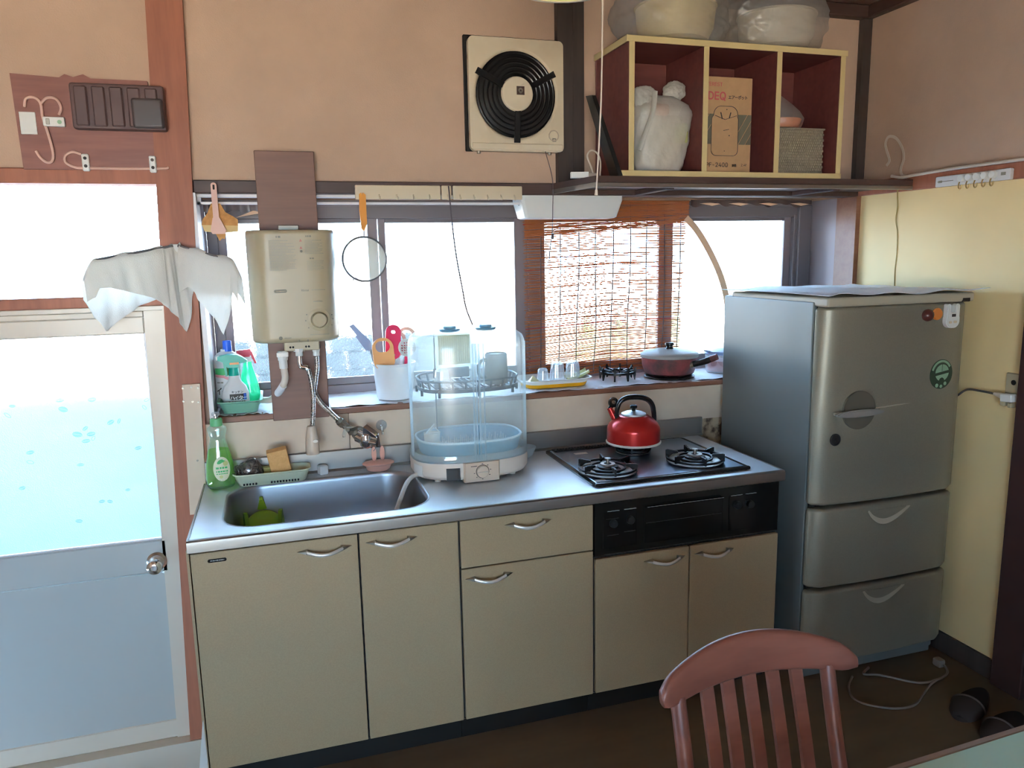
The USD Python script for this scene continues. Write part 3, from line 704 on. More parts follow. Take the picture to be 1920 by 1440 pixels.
F.add('handle', join(ext(eli, 'y', FY-.026, FY-.019), ext(affinity.scale(eli, .92, .7), 'y', FY-.029, FY-.026), rbox(2.026, 2.056, FY-.02, FY+.004, .990, 1.002, .002), rbox(2.180, 2.202, FY-.02, FY+.004, .990, 1.002, .002)), 'door_bar', 40, under=fdoor)
F.add('handle_line', sweep([(2.19, FY-.002, 1.003), (2.28, FY-.001, 1.008), (2.40, FY+.002, 1.011)], [.003, .0025, .001], 6), 'fridge_cap', under=fdoor)
F.add('lock', facing(lathe([(0, 0), (.021, 0), (.021, .003), (.017, .004), (.016, .0025), (.005, .0025), (.004, .004), (0, .004)], n=28), (2.040, FY+.0035, .906)), 'dark_plastic', 30, under=fdoor)
for k, z in enumerate((.634, .336)):
    half = Polygon([(2.192+.182*t, z-.052*math.sin(PI*t**.8)) for t in np.linspace(0, 1, 17)]+[(2.374, z+.004), (2.192, z+.004)])
    F.add('grip', ext(half, 'y', FY-.002, FY+.006), 'fridge_cap', 30, under=fdr[k])
    F.add('grip_recess', ext(affinity.scale(half, .86, .62, origin=(2.25, z+.004)), 'y', FY-.003, FY-.0015), 'fridge_door', under=fdr[k])


# ---- on the refrigerator
def cover(u, v):
    x = 1.955+.665*u; y = -.678+.655*v
    z = 1.3925+.0022*np.sin(9*u+4*v)+.0025*np.sin(17*u*v+2)+.004*(v < .08)*np.sin(20*u)-.002*(u < .03)
    return x, y, z
one('refrigerator_cover', sheet(cover, 40, 24, .0015), 'paper', 'white crinkled sheet lying over the top of the refrigerator', 'sheet', smooth=60)
m = T('magnet', 'dark brown glossy ball magnet on the refrigerator door', 'magnet', (2.385, -.645, 1.312))
m.add('ball', facing(lathe([(0, 0), (.019, 0), (.021, .008), (.018, .017), (.010, .023), (0, .025)], n=26), (2.386, -.6425, 1.312)), 'magnet_brown', 40)
m = T('magnet', 'round orange disc magnet between the brown ball and the white timer', 'magnet', (2.431, -.642, 1.314))
m.add('disc', facing(lathe([(0, 0), (.020, 0), (.021, .006), (.018, .010), (0, .010)], n=28), (2.431, -.6405, 1.314)), 'magnet_orange', 40)
t = T('kitchen_timer', 'white kitchen timer with two upright ears and a small dark display', 'timer', (2.492, -.64, 1.29))
ty = -.6375
body = union_all([rrect(2.462, 2.522, 1.264, 1.318, .024, 8), rrect(2.464, 2.483, 1.29, 1.347, .009, 6), rrect(2.501, 2.520, 1.29, 1.347, .009, 6)])
t.add('body', ext(body, 'y', ty-.016, ty), 'white_plastic', 30)
t.add('face', ext(body.buffer(-.004), 'y', ty-.018, ty-.016), 'white_plastic', 30)
t.add('display', ext(rrect(2.485, 2.502, 1.303, 1.312, .001, 2), 'y', ty-.0186, ty-.018), 'print_dark')
t.add('button', ext(union_all([rrect(2.474, 2.486, 1.280, 1.288, .003, 4), rrect(2.494, 2.508, 1.281, 1.289, .003, 4)]), 'y', ty-.0192, ty-.018), 'cream_plastic')
s = T('sticker', 'faded green emblem sticker on the right side of the refrigerator door', 'sticker', (2.483, -.64, 1.11))
sy = -.6385; cx, cz = 2.474, 1.105
arc = Point(cx, cz).buffer(.047, 24).difference(Point(cx, cz).buffer(.039, 24)).intersection(Polygon([(cx, cz), (cx-.07, cz+.02), (cx-.05, cz+.08), (cx+.04, cz+.08), (cx+.06, cz+.035)]))
face = affinity.scale(Point(cx+.003, cz+.002).buffer(.031, 16), 1.0, .95)
band = affinity.rotate(sbox(cx-.03, cz-.004, cx+.036, cz+.006), 8)
low = Point(cx+.003, cz-.028).buffer(.013, 10)
tilt_ = lambda m_: move(rot(m_, 2.9, (0, 0, 1), (cx, sy, cz)), (0, -.0013, 0))
s.add('backing', tilt_(ext(Point(cx, cz-.003).buffer(.052, 24), 'y', sy-.0006, sy+.0006)), 'sticker_dark')
s.add('emblem', tilt_(ext(union_all([arc, face.difference(band).difference(low).difference(sbox(cx+.001, cz+.008, cx+.004, cz+.04)), Point(cx-.018, cz-.042).buffer(.007), Point(cx+.002, cz-.046).buffer(.006), Point(cx+.02, cz-.037).buffer(.0065)]), 'y', sy-.0014, sy-.0006)), 'sticker_green')

# ================================================================ kettle
kx, ky, kz = 1.505, -.207, .8465
K = T('kettle', 'red whistling kettle with a black arched handle on the rear burner', 'kettle', (kx, ky, kz))
def kadd(nm, m_, mt, sm=35, under=None):
    m_ = join(m_).copy(); m_.apply_translation((-kx, -ky, -kz)); m_.apply_scale(.87); m_.apply_translation((kx, ky, kz)); return K.add(nm, m_, mt, sm, under=under)
kadd('body', lathe([(0, 0), (.108, 0), (.112, .004), (.1125, .012), (.1125, .060), (.110, .072), (.102, .086), (.086, .102), (.066, .116), (.052, .122), (0, .122)], (kx, ky, kz), 48), 'red_kettle', 40)
kadd('base_rim', lathe([(.108, -.001), (.1165, .001), (.1175, .006), (.113, .010), (.108, .009)], (kx, ky, kz), 48, closed=True), 'cream_enamel', 40)
klid = kadd('lid', lathe([(.054, .121), (.052, .127), (.036, .134), (.012, .138), (0, .138)], (kx, ky, kz), 36), 'steel', 40)
kadd('lid_knob', lathe([(0, .136), (.008, .137), (.008, .146), (.015, .150), (.016, .158), (.012, .162), (0, .162)], (kx, ky, kz), 24), 'black_gloss', 40, under=klid)
dirx = np.array([math.cos(math.radians(-12)), math.sin(math.radians(-12)), 0]); hp = []
for r, z in ((.090, .085), (.0885, .118), (.080, .160), (.056, .186), (.015, .196), (-.030, .194), (-.058, .178), (-.070, .150), (-.074, .118)):
    hp.append(np.array([kx, ky, kz])+dirx*r+[0, 0, z])
hp = spline(hp, 5); kadd('handle', sweep(hp, [.0115+.003*math.sin(PI*i/(len(hp)-1)) for i in range(len(hp))], 12, .78), 'black_gloss', 40)
kadd('handle_bracket', join(cyl(np.array([kx, ky, kz])-dirx*.070+[0, 0, .106], np.array([kx, ky, kz])-dirx*.074+[0, 0, .128], .010, 12)), 'black_matt')
sp0 = np.array([kx, ky, kz]) + [-.066, .03, .092]; sp1 = np.array([kx, ky, kz])+[-.094, .040, .150]
kadd('spout', cyl(sp0, sp1, .016, 18, .011), 'red_kettle', 40)
wc = sp1+np.array([.018, .0, .022])
kadd('whistle', join(lathe([(.009, -.007), (.021, -.007), (.022, 0), (.021, .007), (.009, .007), (.008, 0)], n=26, closed=True).apply_transform(trimesh.transformations.rotation_matrix(PI/2-.3, (1, 0, 0))).apply_translation(wc), cyl(sp1-[0, 0, .006], wc-[.004, 0, .012], .009, 14)), 'black_gloss', 40)
kadd('whistle_disc', lathe([(0, -.004), (.012, -.003), (.012, .003), (0, .004)], n=20).apply_transform(trimesh.transformations.rotation_matrix(PI/2-.3, (1, 0, 0))).apply_translation(wc), 'satin_chrome', 40)

# ================================================================ dish dryer
dx, dy, rx, ry, pw = .880, -.188, .203, .150, 2.7
D = T('dish_dryer', 'electric dish dryer with a tall clear rounded hood over a beige base with a dial', 'dish dryer', (dx, dy, .80))
def oval(prof, n=72, **k): return lathe([(r, z) for r, z in prof], (dx, dy, 0), n, rx, ry, pw, **k)
D.add('base', oval([(0, .806), (.86, .806), (.95, .812), (.995, .825), (1.0, .858), (.985, .868), (0, .868)]), 'beige_plastic', 40)
for x, y in ((-.13, -.09), (.13, -.09), (-.13, .09), (.13, .09), (-.02, -.125)):
    D.add('foot', cyl((dx+x, dy+y, .80), (dx+x, dy+y, .812), .012, 12), 'beige_plastic')
D.add('tray', oval([(.93, .868), (.995, .868), (1.0, .880), (.985, .892), (.955, .892), (.93, .880)], closed=True), 'clear_plastic', 40)
def hood(a0, a1, n=30, s=1.0):
    """Half of the clear hood between two plan angles, with a rounded shoulder."""
    prof = [(.985, .874), (.985, 1.235), (.975, 1.258), (.94, 1.276), (.86, 1.288), (.70, 1.295), (.35, 1.299), (.04, 1.300)]
    P = np.array([(r*s, z) for r, z in prof]); k = len(P)
    a = np.linspace(a0, a1, n); ca, sa = np.cos(a), np.sin(a); q = (np.abs(ca)**pw+np.abs(sa)**pw)**(-1/pw)
    V = np.stack([dx+P[:, :1]*(ca*q)[None]*rx, dy+P[:, :1]*(sa*q)[None]*ry, np.repeat(P[:, 1:], n, 1)], -1).reshape(-1, 3); Fc = []
    for i in range(k-1):
        for j in range(n-1):
            p, q_, r, t = i*n+j, i*n+j+1, (i+1)*n+j+1, (i+1)*n+j; Fc += [(p, q_, r), (p, r, t)]
    return trimesh.Trimesh(V, Fc, process=False)
D.add('hood_door', hood(PI, 1.5*PI-.01), 'hood_plastic', 50)
D.add('hood_door', hood(1.5*PI+.01, 2*PI), 'hood_plastic', 50)
D.add('hood_back', hood(0, PI, 50, .985), 'hood_plastic', 50)
yf = dy-ry*.985
def rib(x, w): return rbox(x, x+w, yf-.005, yf+.004, .876, 1.262, .0015)
D.add('door_rib', rib(dx-.016, .005), 'clear_plastic'); D.add('door_rib', rib(dx-.006, .005), 'clear_plastic'); D.add('door_rib', rib(dx+.004, .005), 'clear_plastic'); D.add('door_rib', rib(dx+.020, .004), 'clear_plastic')
for s_ in (-1, 1):
    for off in (.0, .012):
        a = math.radians(270+s_*(76+off*500)); q = (abs(math.cos(a))**pw+abs(math.sin(a))**pw)**(-1/pw)
        D.add('door_rib', cyl((dx+rx*.99*math.cos(a)*q, dy+ry*.99*math.sin(a)*q, .88), (dx+rx*.99*math.cos(a)*q, dy+ry*.99*math.sin(a)*q, 1.25), .0028, 8), 'clear_plastic')
for x in (-.062, .062):
    D.add('vent_cap', lathe([(0, 1.292), (.030, 1.294), (.036, 1.300), (.034, 1.303), (.022, 1.306), (.021, 1.312), (0, 1.313)], (dx+x, dy-.035, 0), 30), 'rack_blue', 40)
# racks
def oval_ring(s, z, r=.005, n=60):
    a = np.arange(n)*2*PI/n; q = (np.abs(np.cos(a))**pw+np.abs(np.sin(a))**pw)**(-1/pw)
    return sweep(np.stack([dx+rx*s*np.cos(a)*q, dy+ry*s*np.sin(a)*q, np.full(n, z)], 1), r, 8, 1, True)
def at_oval(s, a): q = (abs(math.cos(a))**pw+abs(math.sin(a))**pw)**(-1/pw); return np.array([dx+rx*s*math.cos(a)*q, dy+ry*s*math.sin(a)*q])
wires = []
for x in np.linspace(-.15, .15, 15):
    yy = ry*.80*(1-(abs(x)/(rx*.84))**pw)**(1/pw); wires.append(cyl((dx+x, dy-yy, .886), (dx+x, dy+yy, .886), .0028, 6))
for y in np.linspace(-.09, .09, 8):
    xx = rx*.82*(1-(abs(y)/(ry*.82))**pw)**(1/pw); wires.append(cyl((dx-xx, dy+y, .884), (dx+xx, dy+y, .884), .0028, 6))
spikes = [cyl((dx+x, dy+y, .884), (dx+x, dy+y, .910), .0032, 6, .0016) for x in np.linspace(-.14, .14, 14) for y in (-.075, -.045, -.015, .015, .045, .075) if (abs(x)/.165)**2.7+(abs(y)/.115)**2.7 < 1]
D.add('rack_spikes', join(*spikes), 'rack_rim', 40, kind='stuff')
D.add('lower_rack', join(oval_ring(.82, .886, .004), lathe([(.80, .886), (.84, .886), (.885, .924), (.90, .928), (.885, .932), (.868, .926)], (dx, dy, 0), 72, rx, ry, pw, closed=True), *wires), 'rack_blue', 40)
D.add('rack_rim', oval_ring(.888, .931, .0042), 'rack_rim', 40)
wires = []
for x in np.linspace(-.14, .14, 13):
    yy = ry*.80*(1-(abs(x)/(rx*.84))**pw)**(1/pw); wires.append(cyl((dx+x, dy-yy, 1.105), (dx+x, dy+yy, 1.105), .0036, 6))
for a in np.linspace(0, 2*PI, 26)[:-1]:
    p0, p1 = at_oval(.80, a), at_oval(.84, a); wires.append(cyl((*p0, 1.104), (*p1, 1.137), .004, 6))
    if int(a*100) % 3 == 0: wires.append(cyl((*p1, 1.105), (*p1, 1.084), .005, 6))
D.add('upper_rack', join(lathe([(.775, 1.100), (.83, 1.098), (.835, 1.110), (.775, 1.110)], (dx, dy, 0), 72, rx, ry, pw, closed=True), oval_ring(.845, 1.136, .0035), oval_ring(.55, 1.105, .003), *wires,
                         rbox(dx-.10, dx+.03, dy+.075, dy+.085, 1.12, 1.155, .003)), 'rack_grey', 40)
D.add('rack_post', cyl((dx-.105, dy+.02, .88), (dx-.105, dy+.02, 1.27), .002, 6), 'wire')
D.add('vent_panel', join(box(dx-.07, dx+.045, dy+.122, dy+.126, 1.16, 1.265), *[box(dx-.066+i*.0078, dx-.062+i*.0078, dy+.117, dy+.122, 1.17, 1.26) for i in range(14)]), 'slot_yellow')
D.add('cutlery_cup', lathe([(.018, .888), (.024, .888), (.028, .955), (.0265, .955), (.022, .892), (.018, .892)], (dx-.135, dy-.035, 0), 24, closed=True), 'cream_enamel', 40)
# control panel
dcp = D.add('control_panel', ext(Polygon([(.824, yf-.005), (.829, yf-.012), (.942, yf-.012), (.947, yf-.005), (.947, yf+.03), (.824, yf+.03)]), 'z', .804, .869), 'panel_tan', 30)
D.add('dial', facing(lathe([(0, 0), (.0215, 0), (.020, .008), (.017, .010), (0, .010)], n=32), (.886, yf-.012, .838)), 'panel_tan', 40, under=dcp)
D.add('dial_ring', facing(lathe([(.0215, 0), (.0228, 0), (.0228, .0012), (.0215, .0012)], n=36, closed=True), (.886, yf-.012, .838)), 'print_dark', 40, under=dcp)
D.add('dial_ridge', rbox(.869, .903, yf-.025, yf-.021, .8365, .8395, .001), 'beige_plastic', under=dcp)
mk_ = [box(.886+.028*math.cos(a)-.0022, .886+.028*math.cos(a)+.0022, yf-.0127, yf-.012, .838+.026*math.sin(a)-.001, .838+.026*math.sin(a)+.001) for a in np.radians([90, 50, 10, -30, -90, 190, 225])]
D.add('dial_mark', join(*mk_, box(.847, .868, yf-.0128, yf-.012, .8565, .8585)), 'print_dark', under=dcp)
dw = [at_oval(1.0, math.radians(a)) for a in (246, 258.5)]
def on_base(a0, a1, z0, z1, s0, s1, n=8):
    A = np.radians(np.linspace(a0, a1, n)); o = [at_oval(s1, a) for a in A]; i = [at_oval(s0, a) for a in A[::-1]]
    return ext(Polygon([*o, *i]), 'z', z0, z1)
D.add('drain_window', on_base(239.5, 251.5, .812, .853, .97, 1.008), 'black_matt')
D.add('drain_tray', on_base(241, 250, .816, .848, .98, 1.016), 'smoke')
D.add('label', on_base(196, 214, .82, .857, .98, 1.004), 'white_plastic')
one('drain_hose', tube([(.705, -.232, .815), (.672, -.262, .822), (.640, -.305, .812), (.610, -.350, .775), (.575, -.395, .72), (.53, -.44, .66), (.50, -.455, .628)], .0075, 12), 'white_plastic', 'white drain hose running from the dish dryer down into the sink', 'hose')
# things inside the dryer
mg = T('mug', 'grey mug standing upside down on the upper rack of the dish dryer', 'mug', (.972, dy-.045, 1.11))
mg.add('cup', lathe([(.036, 1.1125), (.040, 1.1125), (.0375, 1.21), (.034, 1.2145), (.032, 1.2135), (.030, 1.2105), (0, 1.2105), (0, 1.206), (.033, 1.206)], (.974, dy-.045, 0), 32, closed=False), 'mug_grey', 40)
mg.add('handle', tube([(.938, dy-.050, 1.135), (.915, dy-.055, 1.14), (.908, dy-.056, 1.165), (.918, dy-.054, 1.19), (.939, dy-.05, 1.193)], .006, 10), 'mug_grey', 40)
def cup_prof(r0, r1, h, z, th=.002): return [(r0-th, z), (r0, z), (r1, z+h*.92), (r1-.004, z+h), (0, z+h), (0, z+h-.004), (r1-.005, z+h-.005), (r1-th-.001, z+h*.9)]
def glass(label, x, y, z, r0, r1, h, flutes=0, group=None):
    g = T('drinking_glass', label, 'glass', (x, y, z), group=group)
    m_ = lathe(cup_prof(r0, r1, h, z), (x, y, 0), 36)
    if flutes:
        d0 = m_.vertices[:, :2]-[x, y]; a = np.arctan2(d0[:, 1], d0[:, 0]); m_.vertices[:, :2] = [x, y]+d0*(1+.045*np.cos(flutes*a))[:, None]
    g.add('cup', m_, 'glass_cup', 40); g.add('foot_ring', lathe([(r1-.009, z+h), (r1-.005, z+h), (r1-.005, z+h+.002), (r1-.009, z+h+.002)], (x, y, 0), 28, closed=True), 'glass_cup', 40)
    return g
glass('small fluted glass upside down at the left of the upper dryer rack', dx-.098, dy-.055, 1.1125, .027, .022, .058, 12)
glass('clear glass beside the grey mug on the upper dryer rack', dx+.036, dy-.02, 1.1125, .030, .026, .066)
wt = T('kitchen_tool', 'white angled cutting tool standing in the cup inside the dish dryer', 'tool', (dx-.135, dy-.035, .89))
wt.add('blade', hull([(dx-.158, dy-.05, .952), (dx-.152, dy-.05, .95), (dx-.124, dy-.045, .983), (dx-.127, dy-.045, .986), (dx-.158, dy-.03, .952), (dx-.124, dy-.025, .983)]), 'white_plastic')
wt.add('arm', join(cyl((dx-.128, dy-.045, .975), (dx-.108, dy-.045, .955), .002, 6), cyl((dx-.150, dy-.04, .952), (dx-.108, dy-.045, .955), .0025, 6), cyl((dx-.14, dy-.038, .953), (dx-.136, dy-.036, .894), .003, 8)), 'white_plastic')
gb = T('glass_bowl', 'small grey glass bowl on the worktop just right of the dish dryer', 'bowl', (1.132, -.07, .80))
gb.add('bowl', lathe([(0, .8005), (.022, .8005), (.030, .806), (.043, .834), (.044, .838), (.041, .838), (.028, .810), (0, .805)], (1.117, -.088, 0), 32), 'clear_plastic', 40)
gb.add('foot', lathe([(.016, .8), (.022, .8), (.022, .803), (.016, .803)], (1.117, -.088, 0), 28, closed=True), 'clear_plastic', 40)

# ================================================================ beside and in the sink
bx, by = .058, -.083
B = T('dish_soap_bottle', 'clear bottle of green dish soap at the left end of the worktop', 'bottle', (bx, by, .80))
bp = [(0, .8005), (.038, .8005), (.043, .806), (.0465, .83), (.0455, .855), (.0415, .89), (.034, .925), (.0255, .955), (.0235, .966), (.026, .978), (.0305, .992), (.0295, 1.002), (.019, 1.010), (.017, 1.016)]
B.add('bottle_body', lathe(bp, (bx, by, 0), 36, 1, .68), 'bottle_clear', 50)
B.add('soap', lathe([(0, .803), (.041, .8085), (.0445, .83), (.0435, .855), (.0395, .89), (.0325, .923), (.031, .930), (0, .930)], (bx, by, 0), 36, 1, .68), 'soap_liquid', 50)
B.add('cap', lathe([(0, 1.008), (.0195, 1.008), (.0195, 1.029), (.0165, 1.033), (0, 1.033)], (bx, by, 0), 28, 1, .9), 'cap_green', 40)
B.add('cap_nozzle', lathe([(0, 1.033), (.008, 1.033), (.0075, 1.040), (.0125, 1.043), (.0125, 1.050), (.010, 1.053), (0, 1.053)], (bx, by, 0), 24), 'glass_cup', 40)
lab = affinity.scale(Point(0, 0).buffer(1, 24), .027, .041)
def wrap(m, cx, cy, rr, sy, off):                     # lay a flat print around the bottle front
    v = m.vertices.copy(); a = v[:, 0]/rr; h = v[:, 1]
    m = m.copy(); m.vertices = np.stack([cx+(rr+off+v[:, 2])*np.sin(a), cy-sy*(rr+off+v[:, 2])*np.cos(a), h], 1); return m
def fine(poly, d=.0004):
    m = trimesh.creation.extrude_polygon(poly, d, engine='earcut'); return m.subdivide_to_size(.008)
for nm, pl, mt, o in (('label', affinity.translate(lab, .008, .868), 'label_cream', .0008), ('label_print', union_all([affinity.translate(leaf_shape(.004, .893, .022, .012, 35), 0, 0), leaf_shape(.018, .890, .02, .010, -40)]), 'label_green', .0014),
                      ('label_print', Point(.020, .886).buffer(.008), 'leaf_green', .0018), ('label_print', Point(.004, .842).buffer(.0055), 'leaf_green', .0014)):
    B.add(nm, wrap(fine(pl), bx, by, .0452, .68, o), mt, 60)
B.add('label_print', join(*[wrap(print_lines([1], -.010, .026, h, (0, z, 0), (1, 0, 0), (0, 1, 0), seed=i).subdivide_to_size(.01), bx, by, .0452, .68, .0016) for i, (z, h) in enumerate(((.872, .006), (.860, .005), (.852, .003)))]), 'label_green', False)

K2 = T('sponge_basket', 'pale green slotted plastic basket for sponges behind the sink', 'basket', (.22, -.072, .80))
def bring(t, z, rr=.03): return ring_rr(.112-t, .330+t, -.118-t*.7, -.042+t*.7, rr, z, 7)
bk = loft([bring(0, .8015), bring(.004, .815), bring(.011, .838), bring(.014, .842), bring(.016, .842), bring(.0165, .839), bring(.013, .836), bring(.006, .812), bring(.0025, .8035)][::1], True, False)
outer = loft([bring(.000, .8015), bring(.004, .812), bring(.012, .838), bring(.0165, .840), bring(.0165, .844), bring(.0125, .844), bring(.0095, .838), bring(.0015, .812), bring(-.003, .8045)], True, True)
K2.add('body', outer, 'basket_green', 40)
K2.add('slot', join(*[ext(rrect(x, x+.0055, .807, .8125, .0015, 2), 'y', -.1262, -.118) for x in list(np.arange(.128, .170, .0095))+list(np.arange(.215, .305, .0095))]), 'gap_dark')
rg = random.Random(9); pts = []
for k in range(520):
    a, b_ = rg.uniform(0, 2*PI), math.acos(rg.uniform(-1, 1)); r = .034*rg.uniform(.75, 1.05)
    pts.append((.148+r*1.05*math.sin(b_)*math.cos(a), -.078+r*.9*math.sin(b_)*math.sin(a), .846+r*.85*math.cos(b_)))
pts = np.array(pts); curls = []
for k in range(130):
    c = pts[rg.randrange(len(pts))]; n_ = np.array([rg.gauss(0, 1) for _ in range(3)]); n_ /= np.linalg.norm(n_); u_ = np.cross(n_, [.3, .5, .8]); u_ /= np.linalg.norm(u_); v_ = np.cross(n_, u_); rr = rg.uniform(.006, .013)
    t_ = np.linspace(0, 2*PI*rg.uniform(.7, 1.4), 12); curls.append(sweep(c+rr*(np.cos(t_)[:, None]*u_+np.sin(t_)[:, None]*v_)+np.outer(t_, n_)*.0012, .0011, 4))
Sc = T('scrubber', 'grey curly metal scouring ball in the left of the green basket', 'scrubber', (.148, -.078, .81))
Sc.add('core', lathe([(0, .816), (.02, .818), (.031, .83), (.034, .846), (.030, .862), (.018, .873), (0, .877)], (.148, -.078, 0), 24, 1, .9), 'scrub', 40); Sc.add('curls', join(*curls), 'scrub', 60, kind='stuff')
one('sponge', rot(rot(rbox(.222, .288, -.094, -.060, .822, .915, .004, 2), 10, (1, 0, 0), (.25, -.08, .81)), -9, (0, 1, 0), (.25, -.08, .81)), 'sponge', 'orange block sponge standing up in the green basket', 'sponge')
one('sponge', rot(rbox(.190, .228, -.078, -.050, .806, .850, .006, 2), 8, (0, 0, 1), (.21, -.06, .82)), 'sponge_olive', 'small olive sponge tucked behind the orange sponge', 'sponge')
one('foam_cube', rot(rot(rbox(.373, .403, -.065, -.037, .8, .832, .003), 22, (0, 0, 1), (.388, -.05, .8)), 0), 'white_foam', 'small white foam cube beside the sponge basket', 'sponge')
P_ = T('soap_dish', 'pale pink oval soap dish with two upright ears', 'soap dish', (.578, -.078, .80))
P_.add('dish', lathe([(0, .8003), (.030, .8003), (.040, .806), (.046, .822), (.0555, .826), (.0555, .830), (.050, .833), (0, .836)], (.578, -.078, 0), 36, 1, .62), 'soap_pink', 40)
for x in (-.012, .017): P_.add('ear', ext(affinity.scale(Point(.578+x, .858).buffer(1, 16), .0085, .027), 'y', -.066, -.0585), 'soap_pink', 40)
sx_, sy_, sz_ = .185, -.135, .622
L_ = T('sink_strainer', 'lime green slotted strainer with three horns lying in the sink', 'strainer', (sx_, sy_, sz_))
dome_ = lathe([(.068, 0), (.066, .02), (.058, .042), (.044, .058), (.024, .066), (0, .068), (0, .065), (.023, .063), (.042, .055), (.055, .04), (.063, .019), (.065, 0)], (0, 0, 0), 40, closed=False)
dome_ = rot(dome_, 22, (1, 0, 0)).apply_translation((sx_, sy_, sz_+.022)); L_.add('bowl', dome_, 'lime', 40)
for a in (95, 195, 345):
    c = np.array([math.cos(math.radians(a)), math.sin(math.radians(a)), 0]); q = rot(hull([*(c*.050+np.array([-c[1], c[0], 0])*s+[0, 0, z] for s, z in ((-.022, .03), (.022, .03), (-.006, .098), (.006, .098))), *(c*.062+np.array([-c[1], c[0], 0])*s+[0, 0, z] for s, z in ((-.02, .03), (.02, .03), (-.005, .102), (.005, .102)))]), 22, (1, 0, 0))
    L_.add('horn', q.apply_translation((sx_, sy_, sz_+.022)), 'lime', 40)
sl = [rot(hull([(x-.0012, y, z) for y, z in ((-.060, .024), (-.0675, .024), (-.046, .054), (-.054, .057))]+[(x+.0012, y, z) for y, z in ((-.060, .024), (-.0675, .024), (-.046, .054), (-.054, .057))]), 22, (1, 0, 0)).apply_translation((sx_, sy_+.006, sz_+.022)) for x in np.linspace(-.034, .034, 15)]
L_.add('slot', join(*sl), 'sticker_dark')

# ================================================================ water heater, its pipes and the tap
one('mounting_board', rbox(.236, .424, -.034, -.018, .998, 1.889, .002), 'heater_board', 'tall dark brown board that carries the water heater in front of the window', 'board', smooth=False)
H = T('water_heater', 'cream wall-mounted gas water heater with a round dial', 'water heater', (.33, -.08, 1.27))
hy0, hy1 = -.128, -.036
def hsec(z, ins, dep=0):
    n = 14; xs = np.linspace(0, 1, n); a = []
    for t in xs:
        x = .192+ins+(.277-2*ins)*t; e = min(t, 1-t)*.277; y = hy0-.012*(1-(2*t-1)**4)+dep
        y += .05*max(0, (.045-e)/.045)**2
        a.append((x, y, z))
    return np.array(a+[(.469-ins, hy1, z), (.192+ins, hy1, z)])
H.add('case', loft([hsec(1.273, .006, .012), hsec(1.280, .001, .002), hsec(1.29, 0), hsec(1.62, 0), hsec(1.630, .001, .002), hsec(1.634, .004, .008)]), 'heater_body', 45)
H.add('wall_bracket', rbox(.295, .36, -.05, -.034, 1.634, 1.652, .002), 'brass_grey')
hf = hy0-.0128
def hprint(rows, x0, x1, h, z, seed, mt='print_faint'): H.add('printing', print_lines(rows, x0, x1, h, (0, hf, z), seed=seed, depth=.0012), mt)
hprint([.5], .285, .315, .006, 1.612, 1, 'print_grey'); hprint([.7, .4, .9, .6, .9, .7, .95, .8, .9, .6, .95, .9, .85, .95, .9, .7, .95, .9, .9, .95, .6], .262, .345, .0022, 1.600, 2)
hprint([.6], .376, .400, .005, 1.613, 3, 'print_grey'); hprint([.9, .4, .95, .8, .9, .7, .95, .9, .8, .95], .372, .430, .0022, 1.600, 4); hprint([.5], .385, .41, .0045, 1.543, 5, 'print_grey'); hprint([.95, .9, .95, .8, .9, .95, .7], .376, .430, .0022, 1.534, 6)
tri = lambda z: ext(Polygon([(.356, z), (.364, z), (.360, z+.0075)]).difference(Polygon([(.3583, z+.0015), (.3617, z+.0015), (.36, z+.005)])), 'y', hf-.001, hf)
H.add('warning_mark', join(tri(1.597), tri(1.574)), 'print_pink'); H.add('warning_mark', ext(Point(.3605, 1.566).buffer(.004), 'y', hf-.001, hf), 'print_grey')
H.add('badge', ext(rrect(.268, .308, 1.436, 1.446, .005, 6), 'y', hf-.0012, hf), 'print_grey'); H.add('badge_mark', print_lines([1], .276, .304, .003, (0, hf-.0013, 1.441), seed=8), 'heater_body')
H.add('lettering', text('Rinnai', .0062, (.352, hf-.0004, 1.4385), bold=True), 'print_grey'); hprint([.8], .385, .436, .003, 1.442, 9)
H.add('dial_rim', facing(lathe([(.036, -.004), (.036, .0015), (.028, .0035), (.026, .0015), (.026, -.004)], n=40, closed=True), (.4035, hf+.002, 1.345)), 'heater_body', 40)
H.add('dial', facing(lathe([(0, 0), (.0255, 0), (.024, .014), (.021, .017), (0, .017)], n=40), (.4035, hf+.001, 1.345)), 'outlet', 40)
H.add('dial_mark', join(*[facing(lathe([(0, 0), (.0022, 0), (.0022, .001), (0, .001)], n=10), (.4035+.043*math.cos(a), hf, 1.345+.043*math.sin(a))) for a in np.radians([-145, -178, -25, 2, 20, 155])]), 'print_grey')
hprint([.9], .388, .419, .0035, 1.405, 10); hprint([1], .372, .432, .003, 1.297, 11); H.add('round_mark', ext(Point(.279, 1.290).buffer(.006), 'y', hf-.001, hf+.004), 'print_grey'); hprint([1], .291, .312, .003, 1.290, 12, 'print_grey'); hprint([.08], .333, .37, .006, 1.279, 13, 'print_grey'); hprint([.08], .362, .40, .006, 1.279, 14, 'print_grey')
H.add('underside_plate', rbox(.288, .400, -.112, -.06, 1.243, 1.276, .003), 'heater_body')
H.add('screw', join(*[cyl((x, -.1135, 1.256), (x, -.110, 1.256), .0035, 8) for x in (.307, .316, .357, .366)]), 'gap_dark')
Gp = T('gas_pipe', 'grey taped gas pipe with a white valve running from the heater into the window bay', 'pipe', (.28, -.08, 1.1))
Gp.add('valve', join(cyl((.281, -.09, 1.243), (.281, -.09, 1.212), .016, 8), cyl((.281, -.09, 1.212), (.282, -.09, 1.185), .014, 18)), 'white_plastic', 30); Gp.add('valve_lever', rbox(.262, .300, -.106, -.098, 1.224, 1.240, .002), 'white_plastic')
